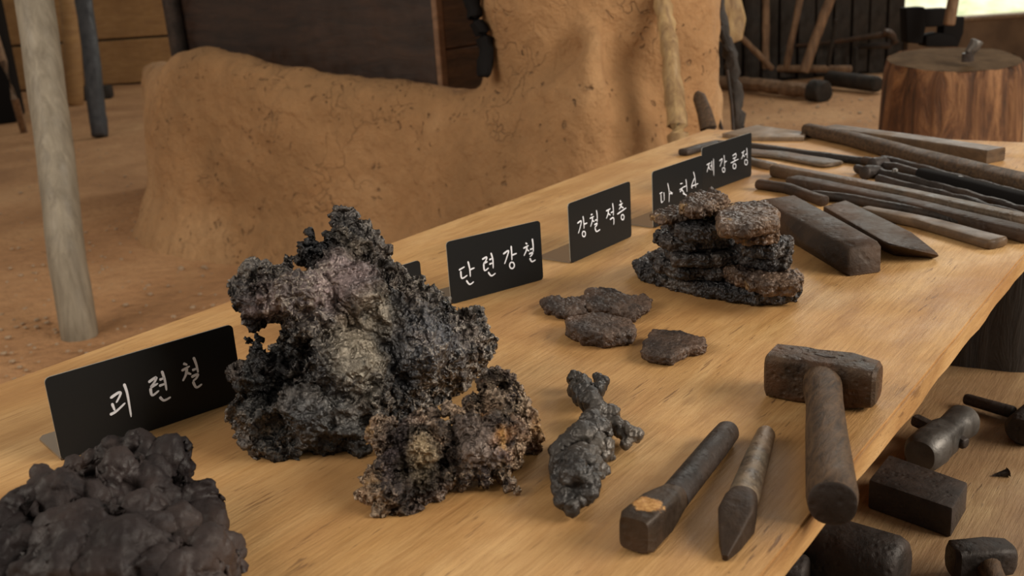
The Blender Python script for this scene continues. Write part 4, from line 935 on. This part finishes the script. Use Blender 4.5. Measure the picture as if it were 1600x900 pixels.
for arms, lab in ((([(1338, 263), (1378, 270), (1480, 295), (1640, 338)], [(1372, 280), (1480, 306), (1640, 350)]), 'dark iron tongs with a knobbed jaw, nearer pair'),
                  (([(1350, 250), (1480, 282), (1640, 324)], [(1378, 249), (1410, 256), (1500, 279), (1640, 312)]), 'dark iron tongs with a knobbed jaw, farther pair')):
    tg = empty('tongs', at(arms[0][1][0], arms[0][1][1], TZ), lab, 'tongs')
    for pts in arms:
        P = path(pts, TZ + .012); finish('arm', rod(P, .0105, .007, n=10, jit=.004), DIRON, tg)
    q = at(arms[0][0][0] + 22, arms[0][0][1] + 6, TZ + .014); finish('jaw', rod([q - Vector((.02, -.01, 0)), q + Vector((.025, -.012, 0))], .016, .013, n=10, jit=.004), DIRON, tg)
    q2 = at(arms[0][1][0] + 20, arms[0][1][1] + 5, TZ + .012); finish('rivet', rod([q2, q2 + Vector((0, 0, .016))], .008, .006, n=10), SIRON, tg)
o = bar('smoothed_beam', [(1262, 203), (1330, 217), (1450, 249), (1640, 296)], TZ, .020, .018, DARKW, 'long heavy dark bar with a rounded end, at the far side of the tools', p=2.6, hw1=.034)
o.data.materials[0] = HANDLE
bar('shadow_bar', [(1440, 272), (1640, 322)], TZ, .016, .014, BLACK, 'black bar added as shadow right under the heavy dark bar', 'bar', p=3)  # added black bar, stands in for the shadow beneath the heavy bar
bar('tan_board', [(1296, 205), (1420, 222), (1556, 243)], TZ, .030, .016, PLANKL, 'tan square-edged board lying behind the heavy dark bar', 'board', p=9, rnd_=.02, n=24, jit=.0004)
A_ = px3([(1128, 208, TZ + .012), (1182, 195, TZ + .012), (1262, 206, TZ + .012), (1256, 214, TZ + .012), (1170, 214, TZ + .012)]); A_ += [Vector((p.x, p.y, TZ)) for p in A_]
tag(finish('grey_board', hull(A_, .002), PLANKG), 'thin weathered board at the far end of the table', 'board')

# ================================================================ LOWER BENCH TOOLS
zt = LZ + .045
A_ = px3([(1389, 709, zt), (1513, 753, zt), (1489, 794, zt), (1357, 749, zt)]); A_ += [Vector((p.x, p.y, LZ)) for p in A_]
tag(finish('anvil_block', hull(A_, .004), DIRON), 'dark rectangular iron block on the lower bench', 'block')
hd = empty('round_hammer_head', at(1470, 700, LZ), 'grey round-faced hammer head with a waist and short peg on the lower bench', 'hammer head')
a = at(1437, 712, LZ + .029); b = at(1508, 655, LZ + .028); d_ = b - a
bm = bmesh.new(); loft(bm, [(a, .022, .022, 2.4), (a + d_ * .05, .0275, .0275, 2.4), (a + d_ * .26, .0285, .0285, 2.6), (a + d_ * .34, .025, .026, 3.4), (a + d_ * .52, .0235, .025, 4), (a + d_ * .66, .021, .022, 3), (a + d_ * .76, .0245, .0245, 2.2), (a + d_ * .94, .0265, .0265, 2.2), (b, .023, .023, 2)], 32); finish('head', bm, SIRON, hd, ang=50)
P = [at(1428, 655, LZ + .03), at(1510, 694, LZ + .022)]; finish('peg', rod(P, .0095, .0085, n=10, p=3), DIRON, hd)
a = at(1225, 838, LZ + .04); b = at(1412, 896, LZ + .04)
tag(finish('iron_cylinder', rod([a, a.lerp(b, .5), b], .040, .040, n=36, p=2.3), DIRON), 'stout black rounded iron block at the front of the lower bench', 'block')
a = at(1180, 890, LZ + .03); b = at(1262, 906, LZ + .03)
tag(finish('iron_cylinder', rod([a, b], .026, .026, n=24, p=3), DIRON), 'dark block half hidden under the table edge at the bottom', 'block')
hd = empty('small_hammer', at(1535, 880, LZ), 'small iron hammer with its head towards the table, front right of the lower bench', 'hammer')
a = at(1486, 876, LZ + .028); b = at(1582, 869, LZ + .028); d_ = b - a
bm = bmesh.new(); loft(bm, [(a, .017, .019, 3), (a + d_ * .05, .0205, .022, 4), (a + d_ * .3, .0195, .021, 5), (a + d_ * .6, .0200, .021, 5), (a + d_ * .93, .0175, .0185, 4), (b, .013, .015, 3)], 28, jit=.001); finish('head', bm, DIRON, hd, ang=45)
m0 = a.lerp(b, .55); e = at(1585, 980, LZ + .014); finish('handle', rod([m0, m0.lerp(e, .5), e], .015, .014, n=14, jit=.003), HANDLE, hd)
hd = empty('side_hammer', at(1590, 660, LZ), 'iron hammer at the right edge of the frame, handle pointing left', 'hammer')
finish('handle', rod([at(1508, 623, LZ + .014), at(1585, 645, LZ + .018)], .0095, .0105, n=14), DIRON, hd)
a = at(1594, 674, LZ + .026); b = at(1645, 622, LZ + .026); d_ = b - a
bm = bmesh.new(); loft(bm, [(a, .020, .020), (a + d_ * .06, .026, .026), (a + d_ * .35, .024, .025), (a + d_ * .65, .022, .023), (a + d_ * .95, .026, .026), (b, .020, .020)], 24); finish('head', bm, DIRON, hd, ang=50)
bm = bmesh.new(); a = at(1551, 743, LZ + .002); b = at(1574, 738, LZ + .006)
loft(bm, [(a, .0008, .0010), (a.lerp(b, .5), .0030, .0030), (b, .0050, .0045), (b + (b - a).normalized() * .0015, .0075, .006)], 10, p=3)
tag(finish('iron_nail', bm, DIRON), 'tiny black nail on the lower bench', 'nail')
bpy.context.view_layer.update()
# repeats of one kind carry one group
for nm, g_ in (('sign', 'black signs in a row along the table'), ('slag_fragment', 'flat slag fragments on the table'), ('slag_slab', 'slabs of the stack'),
               ('leaning_pole', 'poles by the dark back wall'), ('tongs', 'iron tongs among the bars'), ('iron_bar', 'iron bars at the far end of the table'),
               ('iron_cylinder', 'dark iron blocks on the lower bench'), ('low_beam', 'beams lying at the back')):
    for o in COL.objects:
        if o.parent is None and o.name.split('.')[0] == nm: o['group'] = g_
bpy.context.view_layer.update()
